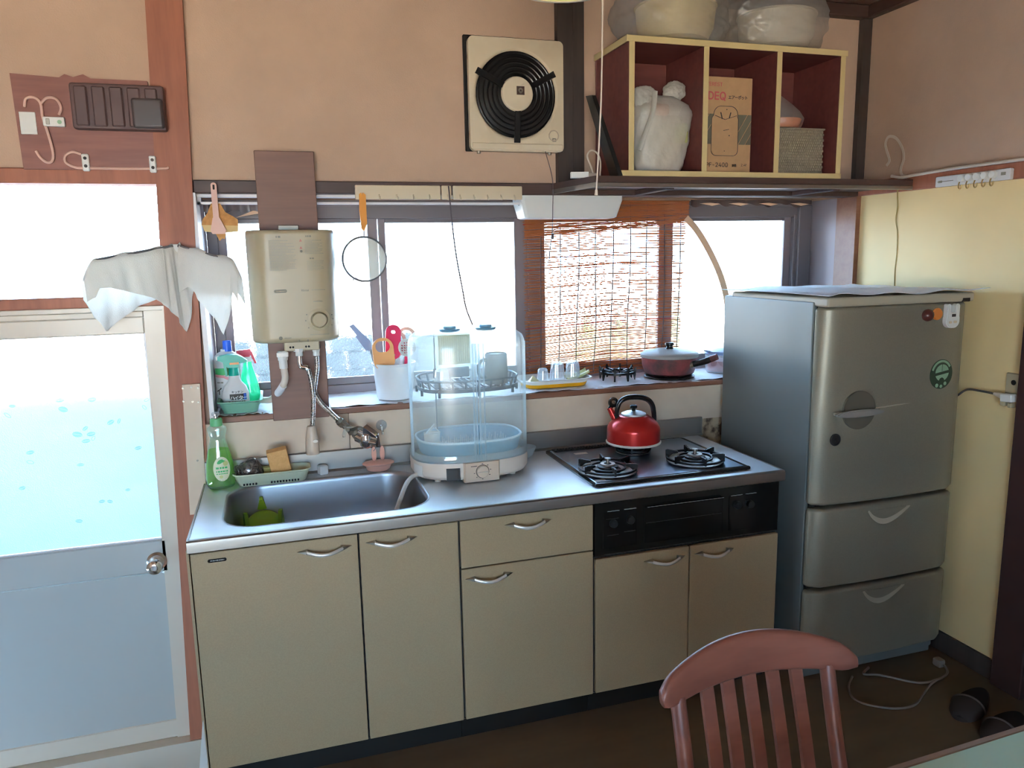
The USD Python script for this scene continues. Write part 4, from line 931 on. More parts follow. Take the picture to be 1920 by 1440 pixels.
Gp.add('hose', tube([(.282, -.09, 1.19), (.284, -.088, 1.15), (.274, -.07, 1.122), (.258, -.03, 1.095), (.232, .03, 1.062), (.20, .10, 1.05)], .0115, 14), 'cord_white'); Gp.add('tape', tube([(.2765, -.075, 1.126), (.262, -.04, 1.10), (.247, -.005, 1.08)], .0128, 14), 'paper')
Sh = T('shower_hose', 'flexible metal spout hose with a beige spray head hanging from the heater', 'hose', (.35, -.1, .9))
Sh.add('outlet', join(cyl((.334, -.10, 1.262), (.334, -.10, 1.225), .012, 16), cyl((.334, -.10, 1.25), (.334, -.10, 1.24), .018, 8)), 'white_plastic', 30)
Sh.add('elbow', tube([(.334, -.10, 1.23), (.334, -.101, 1.20), (.340, -.104, 1.188), (.353, -.108, 1.187), (.360, -.110, 1.180)], .0085, 12), 'chrome')
def corrug(P, r, amp, pitch=.0045, n=12):
    P = spline(P, 10); dl = np.r_[0, np.cumsum(np.linalg.norm(np.diff(P, axis=0), axis=1))]; s = np.arange(0, dl[-1], pitch/4)
    Q = np.stack([np.interp(s, dl, P[:, k]) for k in range(3)], 1); return sweep(Q, r+amp*np.sin(s*2*PI/pitch), n)
Sh.add('flexible_hose', corrug([(.359, -.110, 1.181), (.366, -.114, 1.14), (.369, -.120, 1.09), (.365, -.126, 1.03), (.359, -.128, .985)], .0075, .0011), 'satin_chrome', 60)
Sh.add('spray_head', lathe([(0, .992), (.012, .992), (.014, .988), (.021, .945), (.0225, .92), (.0225, .898), (.021, .895), (0, .895)], (.356, -.130, 0), 28), 'panel_tan', 40)
Sh.add('spray_button', ext(affinity.scale(Point(.366, .943).buffer(1, 14), .0085, .005), 'y', -.1535, -.145), 'cream_enamel')
Ws = T('water_supply_hose', 'ribbed metal supply hose running from the heater down to the tap', 'hose', (.40, -.08, 1.1))
Ws.add('nut', join(cyl((.389, -.09, 1.262), (.389, -.09, 1.236), .0135, 6), cyl((.389, -.09, 1.236), (.389, -.09, 1.222), .011, 14)), 'white_plastic', 20); Ws.add('handle', rbox(.375, .403, -.104, -.094, 1.246, 1.262, .002), 'print_dark')
Ws.add('ribbed_hose', corrug([(.389, -.09, 1.225), (.388, -.092, 1.18), (.379, -.096, 1.13), (.376, -.094, 1.10), (.393, -.085, 1.06), (.425, -.072, 1.02), (.455, -.066, .985)], .0082, .0012), 'satin_chrome', 60)
V = T('shutoff_valve', 'tarnished metal shut-off valve with a wing handle beside the chrome tap', 'valve', (.48, -.05, .96))
V.add('body', join(cyl((.448, -.068, .992), (.516, -.058, .926), .0125, 16), cyl((.455, -.067, .985), (.466, -.065, .974), .017, 6), cyl((.490, -.062, .952), (.498, -.062, .944), .018, 6)), 'brass_grey', 30)
V.add('wing_handle', join(hull([(.462, -.088, .972), (.470, -.094, .960), (.508, -.094, .968), (.512, -.088, .958), (.500, -.086, .952), (.474, -.084, .955)]), hull([(.468, -.088, .968), (.480, -.094, .962), (.468, -.094, .935), (.460, -.088, .933), (.458, -.09, .945)]), cyl((.477, -.062, .965), (.477, -.096, .960), .007, 12)), 'brass_grey', 30)
Tp = T('tap', 'chrome wall tap with a lever on the white board above the sink', 'tap', (.53, -.06, .93))
Tp.add('wall_flange', facing(lathe([(0, 0), (.026, 0), (.022, .010), (.012, .012), (.012, .05), (0, .05)], n=28), (.522, -.008, .925)), 'brass_grey', 40)
Tp.add('body', join(cyl((.514, -.055, .926), (.540, -.075, .915), .021, 24), lathe([(0, .885), (.012, .885), (.021, .895), (.023, .915), (.020, .932), (.012, .936), (0, .936)], (.540, -.075, 0), 28), cyl((.54, -.075, .910), (.575, -.10, .905), .014, 20, .012)), 'chrome', 40)
Tp.add('lever', join(hull([(.530, -.078, .935), (.553, -.072, .935), (.531, -.085, .962), (.545, -.078, .970), (.570, -.105, .935), (.582, -.100, .940), (.572, -.108, .925), (.582, -.103, .927), (.553, -.09, .955)]), cyl((.576, -.105, .935), (.583, -.106, .895), .0055, 12)), 'chrome', 30)
Tp.add('drip_wire', tube([(.565, -.10, .897), (.568, -.102, .888), (.560, -.103, .878)], .0012, 6), 'wire')
R_ = T('suction_hook', 'clear round suction hook on the white board right of the tap', 'hook', (.60, -.02, .95))
R_.add('cup', facing(lathe([(0, 0), (.020, 0), (.015, .006), (.006, .010), (0, .010)], n=24), (.604, -.0085, .947)), 'glass_cup', 40); R_.add('hook', tube([(.604, -.018, .945), (.604, -.022, .925), (.604, -.032, .920), (.604, -.036, .930)], .004, 8), 'white_plastic')

# ================================================================ on the window sill
ZS = 1.021
def liner(x0, x1, seed):
    return sheet(lambda u, v: (x0+(x1-x0)*u, .002+.286*v, ZS+.0018+.0022*np.sin(7*u*(x1-x0)*9+seed)*np.sin(5*v+seed)+.002*(v < .12)*np.sin(u*37)), 90, 14, .0008)
one('sill_liner', liner(.058, .234, 1), 'paper', 'short white sheet lining the sill under the green tray, left of the mounting board', 'sheet', smooth=60)
one('sill_liner', liner(.432, 2.60, 2), 'paper', 'long white sheet lining the sill from the crock to the refrigerator', 'sheet', smooth=60)
ZS = 1.026
Tr = T('tray', 'green plastic tray holding cleaning bottles at the left end of the sill', 'tray', (.13, .10, ZS))
def tring(t, z, r=.02): return ring_rr(.076-t, .186+t, .012-t, .19+t, r, z, 6)
Tr.add('body', loft([tring(0, ZS), tring(.012, ZS+.036), tring(.019, ZS+.040), tring(.019, ZS+.043), tring(.010, ZS+.041), tring(-.002, ZS+.003)]), 'tray_green', 40)
zt = ZS+.0045
def bottle_body(x, y, pts, sy, n=36): return lathe(pts, (x, y, 0), n, 1, sy, 2.4)
A_ = T('spray_bottle', 'white kitchen bleach spray bottle with a green trigger head in the green tray', 'bottle', (.117, .062, zt))
A_.add('body', bottle_body(.117, .062, [(0, zt), (.042, zt), (.0445, zt+.006), (.0445, zt+.058), (.037, zt+.082), (.022, zt+.10), (.0165, zt+.118), (.0165, zt+.128), (0, zt+.128)], .56), 'bottle_white', 50)
A_.add('collar', lathe([(0, zt+.120), (.018, zt+.120), (.016, zt+.142), (.0145, zt+.152), (0, zt+.152)], (.117, .062, 0), 24), 'nozzle_green', 40)
head = Polygon([(.070, zt+.186), (.070, zt+.176), (.085, zt+.170), (.100, zt+.150), (.133, zt+.150), (.133, zt+.157), (.128, zt+.164), (.158, zt+.166), (.162, zt+.169), (.146, zt+.182), (.131, zt+.190), (.100, zt+.192)]).buffer(.002, 4)
A_.add('trigger_head', ext(head, 'y', .047, .077), 'nozzle_green', 30); A_.add('nozzle', rbox(.062, .074, .050, .074, zt+.174, zt+.190, .002), 'white_plastic')
A_.add('trigger', hull([(.083, .055, zt+.172), (.094, .055, zt+.172), (.083, .069, zt+.172), (.094, .069, zt+.172), (.090, .056, zt+.118), (.096, .056, zt+.120), (.090, .068, zt+.118), (.096, .068, zt+.120)]), 'nozzle_green', 30)
A_.add('trigger_label', box(.106, .136, .0458, .047, zt+.159, zt+.166), 'salmon')
def front_print(m_, x, y, rr, sy, off, zz):          # bend flat xy print round a bottle
    v = m_.vertices.copy(); a = np.clip((v[:, 0]-x)/rr, -1.4, 1.4); q = (np.abs(np.sin(a))**2.4+np.abs(np.cos(a))**2.4)**(-1/2.4)
    m_ = m_.copy(); m_.vertices = np.stack([x+(rr+off)*np.sin(a)*q, y-sy*(rr+off)*np.cos(a)*q-v[:, 2], zz+v[:, 1]], 1); return m_
flat = dict(right=(1, 0, 0), up=(0, 1, 0))
fp = lambda m_, o=.0012: front_print(m_.subdivide_to_size(.006), .117, .062, .0445, .56, o, zt)
A_.add('label_mark', fp(box(.099, .151, .038, .058, 0, .0004), .0008), 'print_dark', 60)
A_.add('label_mark', fp(box(.143, .154, .037, .059, 0, .0004), .0014), 'label_blue', 60)
A_.add('lettering', fp(kana('ハイター', .0145, (.099, .0410, 0), **flat, gap=.78), .0022), 'white_plastic', False)
A_.add('lettering', fp(kana('キッチン', .0085, (.105, .063, 0), **flat), .0012), 'print_dark', False)
A_.add('lettering', join(fp(print_lines([1], .094, .148, .004, (0, .032, 0), **flat, seed=2)), fp(print_lines([.8], .10, .146, .003, (0, .024, 0), **flat, seed=5))), 'print_grey', False)
C_ = T('bleach_bottle', 'tall white bleach bottle with a blue cap behind the white spray bottle', 'bottle', (.093, .125, zt))
C_.add('body', bottle_body(.093, .125, [(0, zt), (.042, zt), (.044, zt+.006), (.044, zt+.165), (.041, zt+.180), (.030, zt+.192), (.018, zt+.198), (.018, zt+.205), (0, zt+.205)], .75), 'bottle_white', 50)
C_.add('cap', lathe([(0, zt+.198), (.0155, zt+.198), (.0145, zt+.232), (.013, zt+.235), (0, zt+.235)], (.098, .125, 0), 28), 'cap_blue', 40)
fc = lambda m_, o=.001: front_print(m_.subdivide_to_size(.006), .093, .125, .044, .75, o, zt)
C_.add('label_band', fc(box(.050, .135, .118, .142, 0, .0004)), 'label_green', 60)
C_.add('label_band', fc(ext(Polygon([(.050, .112), (.050, .121), (.08, .118), (.10, .108), (.115, .095), (.115, .087), (.098, .098), (.08, .108)]), 'z', 0, .0004), .0015), 'label_pink', 60)
C_.add('lettering', fc(kana('ハイター', .026, (.022, .055, 0), **flat, gap=.8).slice_plane([.053, 0, 0], [1, 0, 0]).slice_plane([.133, 0, 0], [-1, 0, 0]), .001), 'print_dark', False)
C_.add('lettering', fc(print_lines([1], .056, .08, .005, (0, .092, 0), **flat, seed=4), .001), 'print_grey', False)
E_ = T('spray_bottle', 'translucent green spray bottle with a red trigger behind the white spray bottle', 'bottle', (.160, .150, zt))
E_.add('body', bottle_body(.160, .150, [(0, zt), (.034, zt), (.037, zt+.006), (.036, zt+.05), (.029, zt+.09), (.019, zt+.125), (.014, zt+.150), (.014, zt+.16), (0, zt+.16)], .7), 'green_liquid', 50)
E_.add('collar', lathe([(0, zt+.155), (.016, zt+.155), (.014, zt+.172), (0, zt+.172)], (.16, .15, 0), 20), 'white_plastic', 40)
E_.add('trigger_head', ext(Polygon([(.126, zt+.196), (.126, zt+.188), (.148, zt+.172), (.170, zt+.172), (.176, zt+.190), (.172, zt+.199)]), 'y', .140, .160), 'nozzle_red', 30)
E_.add('trigger', hull([(.168, .145, zt+.19), (.177, .145, zt+.19), (.168, .157, zt+.19), (.177, .157, zt+.19), (.184, .146, zt+.145), (.191, .146, zt+.148), (.184, .156, zt+.145), (.191, .156, zt+.148)]), 'nozzle_red', 30)

cx_, cy_ = .672, .092
Cr = T('utensil_crock', 'white round plastic crock full of utensils on the sill left of the dish dryer', 'crock', (cx_, cy_, ZS))
Cr.add('body', lathe([(0, ZS), (.062, ZS), (.066, ZS+.006), (.0765, ZS+.122), (.080, ZS+.126), (.081, ZS+.133), (.077, ZS+.134), (.0735, ZS+.124), (.062, ZS+.008), (0, ZS+.006)], (cx_, cy_, 0), 48), 'crock_white', 40)
def loop_tool(name, label, cat, x, y, z0, w_, h_, hole, m_, tilt, lean=0, stem=True):
    t = T(name, label, cat, (x, y, ZS+.01))
    o = rrect(-w_/2, w_/2, 0, h_, w_*.48, 10)
    hl = rrect(-w_/2+hole[0], w_/2-hole[0], hole[1], h_-hole[0], min((w_/2-hole[0])*.9, (h_-hole[0]-hole[1])/2*.95), 8)
    g = on_plane(ext(o.difference(hl), 'z', -.004, .004), (x, y, z0), (1, 0, .0), (0, .15, 1)); g = rot(rot(g, tilt, (0, 1, 0), (x, y, z0)), lean, (0, 0, 1), (x, y, z0))
    t.add('handle', g, m_, 30)
    if stem: t.add('blade', rot(rbox(x-.009, x+.009, y-.0018, y+.0018, z0-.11, z0+.02, .001), tilt, (0, 1, 0), (x, y, z0)), 'satin_chrome')
    return t
loop_tool('kitchen_scissors', 'orange handled kitchen scissors standing at the front of the crock', 'scissors', .636, .052, 1.135, .077, .120, (.012, .068), 'salmon', -3)
loop_tool('peeler', 'bright pinkish red handled peeler behind the orange scissors', 'peeler', .668, .082, 1.17, .056, .128, (.020, .095), 'hot_pink', 5)
loop_tool('cutter', 'pale salmon ring-handled cutter at the back of the crock', 'cutter', .722, .110, 1.18, .066, .105, (.011, .035), 'light_salmon', 6)
loop_tool('grater', 'small pink ring-handled grater beside the red peeler in the crock', 'grater', .690, .098, 1.18, .048, .090, (.012, .05), 'light_salmon', 8)
t = T('skimmer_ladle', 'small perforated metal ladle standing at the right of the crock', 'ladle', (.722, .06, ZS+.01))
bowl_ = rot(lathe([(0, -.012), (.016, -.010), (.028, -.003), (.033, .004), (.031, .004), (.026, -.001), (.015, -.008), (0, -.010)], n=28), 78, (1, 0, 0)).apply_translation((.718, .052, 1.215)); t.add('bowl', bowl_, 'white_plastic', 40)
t.add('hole', join(*[cyl((.718+a*.0095, .038+abs(b_)*.003, 1.215+b_*.009), (.718+a*.0095, .052, 1.215+b_*.009), .0022, 6) for a in range(-2, 3) for b_ in range(-2, 3) if a*a+b_*b_ < 7]), 'print_pink')
t.add('handle', cyl((.716, .058, 1.188), (.700, .07, ZS+.02), .006, 10, .005), 'hot_pink')
t = T('tongs', 'blue-grey plastic tongs leaning out over the left rim of the crock', 'tongs', (.60, .09, ZS+.03))
for dz, ln in ((0, 0), (-.016, .02)):
    t.add('arm', hull([(.518+ln, .085, 1.300+dz*2.4), (.534+ln, .085, 1.306+dz*2), (.518+ln, .099, 1.300+dz*2.4), (.534+ln, .099, 1.306+dz*2), (.572, .084, 1.226+dz), (.592, .084, 1.240+dz), (.572, .10, 1.226+dz), (.592, .10, 1.240+dz), (.589, .09, 1.205), (.597, .09, 1.21)]), 'blue_plastic', 30)
t.add('stem', cyl((.590, .092, 1.215), (.628, .098, ZS+.02), .0045, 8), 'wire')

T2 = T('serving_tray', 'oval white tray with an orange underside holding upturned glasses on the sill', 'tray', (1.31, .13, ZS))
def t2(t, z): return ring_rr(1.188-t, 1.438+t, .050-t*.6, .205+t*.6, .05, z, 8)
T2.add('base', loft([t2(0, ZS), t2(.006, ZS+.014), t2(-.02, ZS+.014)]), 'tray_yellow', 40)
T2.add('rim', loft([t2(.004, ZS+.013), t2(.014, ZS+.026), t2(.022, ZS+.029), t2(.022, ZS+.032), t2(.008, ZS+.030), t2(-.008, ZS+.016)]), 'white_plastic', 40)
one('napkin', sheet(lambda u, v: (1.36+.095*u+.02*v, .085+.095*v, ZS+.020+.026*u*u+.008*np.sin(7*v)), 12, 12, .0012), 'leaf_green', 'yellow green napkin in the right end of the orange tray', 'napkin', smooth=60)
one('napkin', hull([(1.195, .075, ZS+.018), (1.245, .07, ZS+.018), (1.215, .09, ZS+.048), (1.20, .12, ZS+.018), (1.24, .12, ZS+.018)]), 'slot_yellow', 'yellow folded napkin at the left end of the orange tray', 'napkin', smooth=False)
glass('small clear glass upside down, leftmost in the orange tray', 1.262, .105, ZS+.0175, .025, .020, .052, group='upturned glasses in the orange tray')
glass('fluted clear glass upside down in the middle of the orange tray', 1.325, .110, ZS+.0175, .031, .026, .072, 14, group='upturned glasses in the orange tray')
glass('fluted clear glass upside down, rightmost in the orange tray', 1.392, .112, ZS+.0175, .031, .026, .072, 14, group='upturned glasses in the orange tray')

Gk = T('pan_support', 'spare black cast-iron pan support resting on the sill between the tray and the pan', 'pan support', (1.60, .13, ZS))
gx, gy = 1.60, .135; parts_ = [lathe([(.066, ZS+.026), (.074, ZS+.026), (.074, ZS+.036), (.066, ZS+.036)], (gx, gy, 0), 40, closed=True)]
for k in range(8):
    a = 2*PI*k/8+.2; c_, s_ = math.cos(a), math.sin(a); n_ = np.array([-s_, c_])*.0035
    pf = [(.078, ZS+.048), (.074, ZS+.056), (.066, ZS+.042), (.030, ZS+.038), (.030, ZS+.030), (.066, ZS+.026), (.070, ZS+.002), (.073, ZS), (.076, ZS+.024)]
    parts_.append(loft([np.array([(gx+c_*r+n_[0], gy+s_*r+n_[1], z) for r, z in pf]), np.array([(gx+c_*r-n_[0], gy+s_*r-n_[1], z) for r, z in pf])]))
Gk.add('ring', parts_[0], 'cast_iron', 30)
for p_ in parts_[1:]: Gk.add('prong', p_, 'cast_iron', False)

px_, py_ = 1.833, .124
Pt = T('frying_pan', 'deep pinkish red pan with a pale lid on the sill beside the refrigerator', 'pan', (px_, py_, ZS))
Pt.add('body', lathe([(0, ZS+.010), (.088, ZS+.010), (.102, ZS+.018), (.113, ZS+.050), (.116, ZS+.084), (.112, ZS+.084), (0, ZS+.080)], (px_, py_, 0), 48), 'pot_pink', 40)
Pt.add('base', lathe([(0, ZS), (.104, ZS), (.106, ZS+.004), (.096, ZS+.010), (0, ZS+.011)], (px_, py_, 0), 44), 'black_matt', 40)
plid = Pt.add('lid', lathe([(.119, ZS+.084), (.121, ZS+.088), (.121, ZS+.096), (.117, ZS+.100), (.105, ZS+.106), (.06, ZS+.115), (0, ZS+.118)], (px_, py_, 0), 48), 'pot_lid', 40)
Pt.add('lid_knob', lathe([(0, ZS+.117), (.018, ZS+.117), (.013, ZS+.123), (.013, ZS+.128), (.019, ZS+.132), (.018, ZS+.142), (0, ZS+.143)], (px_, py_, 0), 24), 'dark_plastic', 40, under=plid)
Pt.add('handle_ferrule', cyl((1.870, .034, ZS+.055), (1.888, .01, ZS+.062), .014, 14, .012), 'brass_grey'); Pt.add('handle', sweep(spline([(1.885, .014, ZS+.061), (1.910, -.018, ZS+.074), (1.938, -.05, ZS+.092)], 5), [.0125]*4+[.0135]*4+[.0125]*3, 14), 'black_matt', 40)
Pt.add('handle_tip', cyl((1.930, -.041, ZS+.087), (1.947, -.060, ZS+.098), .0138, 14, .0125), 'pot_pink')
Jg = T('storage_jug', 'clear storage jug with a pale blue lid half hidden behind the refrigerator', 'jug', (2.11, .15, ZS))
Jg.add('body', lathe([(0, ZS), (.066, ZS), (.070, ZS+.005), (.073, ZS+.080), (.070, ZS+.080), (.067, ZS+.006), (0, ZS+.003)], (2.105, .15, 0), 36), 'glass_cup', 40)
Jg.add('lid', lathe([(.076, ZS+.078), (.080, ZS+.082), (.076, ZS+.092), (.04, ZS+.104), (0, ZS+.107)], (2.105, .15, 0), 36), 'blue_plastic', 40); Jg.add('lid_tab', hull([(2.025, .135, ZS+.090), (2.025, .16, ZS+.090), (2.01, .14, ZS+.098), (2.01, .155, ZS+.098), (2.06, .13, ZS+.080), (2.06, .165, ZS+.080), (2.06, .13, ZS+.092), (2.06, .165, ZS+.092)]), 'blue_plastic')
Jg.add('content', lathe([(0, ZS+.004), (.060, ZS+.006), (.062, ZS+.05), (0, ZS+.052)], (2.105, .15, 0), 24), 'skin_red', 40)

# ================================================================ bamboo blind in the window
Bl = T('bamboo_blind', 'reddish bamboo slat blind hanging in front of the third window sash', 'blind', (1.60, .268, 1.05))
bg = random.Random(11); sl_, red_ = [], []
zz = 1.748; i = 0
while zz > 1.035:
    dens = .0050 if zz > 1.13 else .0040
    tl = bg.gauss(0, .0025)+.008*(1.75-zz); o0, o1 = bg.uniform(-.005, .005), bg.uniform(-.006, .006); w_ = bg.uniform(.0010, .0017); bow = bg.gauss(0, .0014); yb = .270+bg.gauss(0, .0012)
    P = [(1.247+o0, yb, zz-tl-.018*(1.75-zz)/.7), (1.61, yb, zz+bow+.004), (1.985+o1-.03*(1.75-zz)/.7, yb, zz+tl)]
    (red_ if bg.random() < .07 else sl_).append(sweep(P, w_, 5, 1.0)); zz -= dens*bg.uniform(.75, 1.25); i += 1
Bl.add('slat', join(*sl_), 'bamboo', False, kind='stuff'); Bl.add('slat', join(*red_), 'bamboo_red', False, kind='stuff')
fold = []
for r in range(64):
    z = 1.750-r*.0019*(.92); P = [(1.247+bg.uniform(-.004, .004), .257+bg.uniform(-.002, .002), z-.028*(r/64)), (1.61, .255, z-.006*(r/64)+bg.gauss(0, .0012)), (1.990+bg.uniform(-.004, .004), .257, z+.030*(r/64)+bg.gauss(0, .001))]
    if bg.random() > .10 or r < 40: fold.append(sweep(P, bg.uniform(.0009, .0013), 5))
Bl.add('folded_slat', join(*fold), 'bamboo', False, kind='stuff')
for x in np.linspace(1.322, 1.958, 9):
    P = [(x, .2675, 1.75), (x+bg.gauss(0, .004), .2675, 1.5), (x-.004+bg.gauss(0, .004), .2675, 1.25), (x-.012, .2675, 1.04)]
    Bl.add('string', tube(P, .0020, 5, 5), 'string_grey')
Bl.add('top_bar', rbox(1.243, 1.994, .258, .276, 1.748, 1.757, .002), 'bamboo')
one('bent_lath', (lambda P: join(loft([np.array([(x-nx*.0135, .150, z-nz*.0135), (x+nx*.0135, .150, z+nz*.0135), (x+nx*.0135, .1525, z+nz*.0135), (x-nx*.0135, .1525, z-nz*.0135)]) for (x, z), (nx, nz) in P])))(
    [((x, z), (nx, nz)) for x, z, nx, nz in (lambda Q: [(Q[k][0], Q[k][2], *(lambda t: (t[2]/np.hypot(t[0], t[2]), -t[0]/np.hypot(t[0], t[2])))(np.gradient(Q, axis=0)[k])) for k in range(len(Q))])(spline([(1.915, .15, 1.680), (1.958, .15, 1.640), (2.005, .15, 1.580), (2.055, .15, 1.500), (2.092, .15, 1.425), (2.118, .15, 1.345), (2.13, .15, 1.26)], 5))]), 'lath', 'pale bent wooden lath springing from the blind down behind the refrigerator', 'lath')
one('valance_cloth', sheet(lambda u, v: (1.965+.60*u, .20+.008*np.sin(31*u), 1.756-(.022+.006*np.sin(23*u)+.004*np.sin(51*u))*v), 70, 4, .003), 'lintel_wood', 'narrow dark bunched cloth under the lintel right of the blind', 'cloth', smooth=60)
for k, (a, b_) in enumerate(((2.00, 2.10), (2.14, 2.24), (2.29, 2.39), (2.45, 2.545))):
    one('valance_scrap', ext(Polygon([(a, 1.741), ((a+b_)/2, 1.7435), (b_, 1.739), ((a*.4+b_*.6), 1.731)]), 'y', .186, .188), 'lath', f'thin cream scrap of cloth hanging under the lintel, {("first", "second", "third", "last")[k]} to the right of the blind', 'cloth', 'cream scraps under the lintel', smooth=False)
one('valance_cloth', sheet(lambda u, v: (.056+.18*u, .17+.006*np.sin(21*u), 1.738-(.03+.004*np.sin(19*u))*v), 30, 4, .003), 'sash_dark', 'short grey bunched cloth under the lintel behind the orange brush', 'cloth', smooth=60)
one('card_wedge', ext(Polygon([(.158, 1.690), (.238, 1.722), (.238, 1.704)]), 'y', .195, .198), 'lath', 'thin cream wedge of card between the brush and the mounting board', 'card', smooth=False)

# ================================================================ hanging on the lintel and post
Br = T('hand_brush', 'pale pink handled brush with orange bristles hanging from the lintel', 'brush', (.115, -.03, 1.70))
Br.add('handle', ext(union_all([rrect(.099, .1165, 1.655, 1.786, .0085, 8).difference(rrect(.1045, .111, 1.764, 1.780, .003, 6)), Polygon([(.099, 1.675), (.1165, 1.675), (.133, 1.638), (.130, 1.628), (.094, 1.628), (.090, 1.636)]).buffer(.002)]), 'y', -.048, -.036), 'pale_pink', 30)
def bristle(poly, y0, y1, col, nm): Br.add(nm, ext(poly, 'y', y0, y1), col, 30)
bristle(Polygon([(.062, 1.655), (.066, 1.672), (.082, 1.692), (.095, 1.722), (.122, 1.722), (.136, 1.695), (.158, 1.682), (.172, 1.672), (.172, 1.652)]), -.036, -.022, 'brush_orange', 'bristles')
bristle(Polygon([(.062, 1.656), (.070, 1.634), (.125, 1.630), (.170, 1.634), (.172, 1.653)]), -.0355, -.0225, 'brush_tip', 'bristle_tips')
bristle(Polygon([(.100, 1.632), (.112, 1.604), (.120, 1.612), (.128, 1.610), (.133, 1.632)]), -.034, -.024, 'brush_orange', 'bristle_tips')

def rail(name, label, x0, x1, hooks, z0=1.737, z1=1.785):
    r = T(name, label, 'hook rail', ((x0+x1)/2, -.02, z0), 'cream hook rails on the lintel')
    r.add('plate', rbox(x0, x1, -.028, -.0162, z0, z1, .004, 2), 'cream_plastic', 40)
    for x in hooks: r.add('hook', tube([(x, -.027, z0+.016), (x, -.034, z0+.006), (x, -.040, z0-.001), (x, -.043, z0+.008)], .0026, 8, 4), 'cream_plastic')
    return r
rail('hook_rail', 'long cream plastic hook rail on the lintel with an orange skimmer on its first hook', .552, .846, (.573, .632, .692, .750, .806))
rail('hook_rail', 'short cream plastic hook piece between the two long hook rails', .849, .885, (.870,))
rail('hook_rail', 'long cream plastic hook rail on the lintel just left of the white lamp', .890, 1.146, (.915, .965, 1.015, 1.065, 1.115))
Sk = T('net_skimmer', 'round wire net skimmer with an orange handle hanging from the cream hook rail', 'skimmer', (.57, -.045, 1.63))
Sk.add('handle', ext(Polygon([(.564, 1.752), (.569, 1.756), (.572, 1.744), (.575, 1.756), (.583, 1.750), (.583, 1.655), (.573, 1.632), (.566, 1.640), (.562, 1.70)]).buffer(.0012), 'y', -.050, -.040), 'orange', 30)
t_ = np.arange(48)*2*PI/48; Sk.add('rim', sweep(np.stack([.570+.0735*np.cos(t_), np.full(48, -.045), 1.537+.0745*np.sin(t_)], 1), .0034, 6, 1, True), 'wire')
Sk.add('neck', join(cyl((.573, -.045, 1.636), (.572, -.045, 1.61), .0018, 6), tube([(.55, -.045, 1.465), (.535, -.046, 1.475), (.528, -.047, 1.466), (.532, -.047, 1.478)], .0015, 5)), 'wire')
Sk.add('net', lathe([(0, .004), (.03, .0035), (.055, .0025), (.073, 0), (.0725, -.0006), (.055, .0018), (.03, .0028), (0, .0033)], n=40).apply_transform(trimesh.transformations.rotation_matrix(-PI/2, (1, 0, 0))).apply_translation((.570, -.045, 1.537)), 'net', 40)
Kl = T('strip_lamp', 'white trapezoid strip lamp fixed under the lintel in front of the blind', 'lamp', (1.355, .06, 1.67))
def ks(x0, x1, z, y0, y1, r=.012): return ring_rr(x0, x1, y0, y1, r, z, 5)
Kl.add('cover', loft([ks(1.176, 1.534, 1.674, .022, .11, .012), ks(1.170, 1.541, 1.678, .014, .12, .014), ks(1.154, 1.562, 1.738, .008, .13, .014), ks(1.154, 1.562, 1.7565, .008, .13, .014)]), 'white_plastic', 50)
Kl.add('switch_hole', cyl((1.160, .05, 1.727), (1.155, .05, 1.727), .005, 12), 'gap_dark')
one('fan_cord', join(tube([(1.231, -.04, 1.905), (1.2305, -.112, 1.80), (1.2295, -.114, 1.70), (1.2265, -.114, 1.62), (1.2175, -.114, 1.56), (1.2145, -.114, 1.52)], .0014, 6), cyl((1.229, -.114, 1.615), (1.228, -.114, 1.595), .004, 8)), 'string_grey', 'thin dark pull cord hanging from the ventilation fan past the strip lamp', 'cord')
one('hanging_cord', tube([(.874, -.03, 1.782), (.872, -.048, 1.755), (.878, -.05, 1.66), (.884, -.05, 1.59), (.892, -.052, 1.52), (.905, -.06, 1.43), (.912, -.08, 1.36), (.924, -.12, 1.302)], .0022, 6), 'string_grey', 'thin grey cord hanging from the hook rails down to the dish dryer', 'cord')

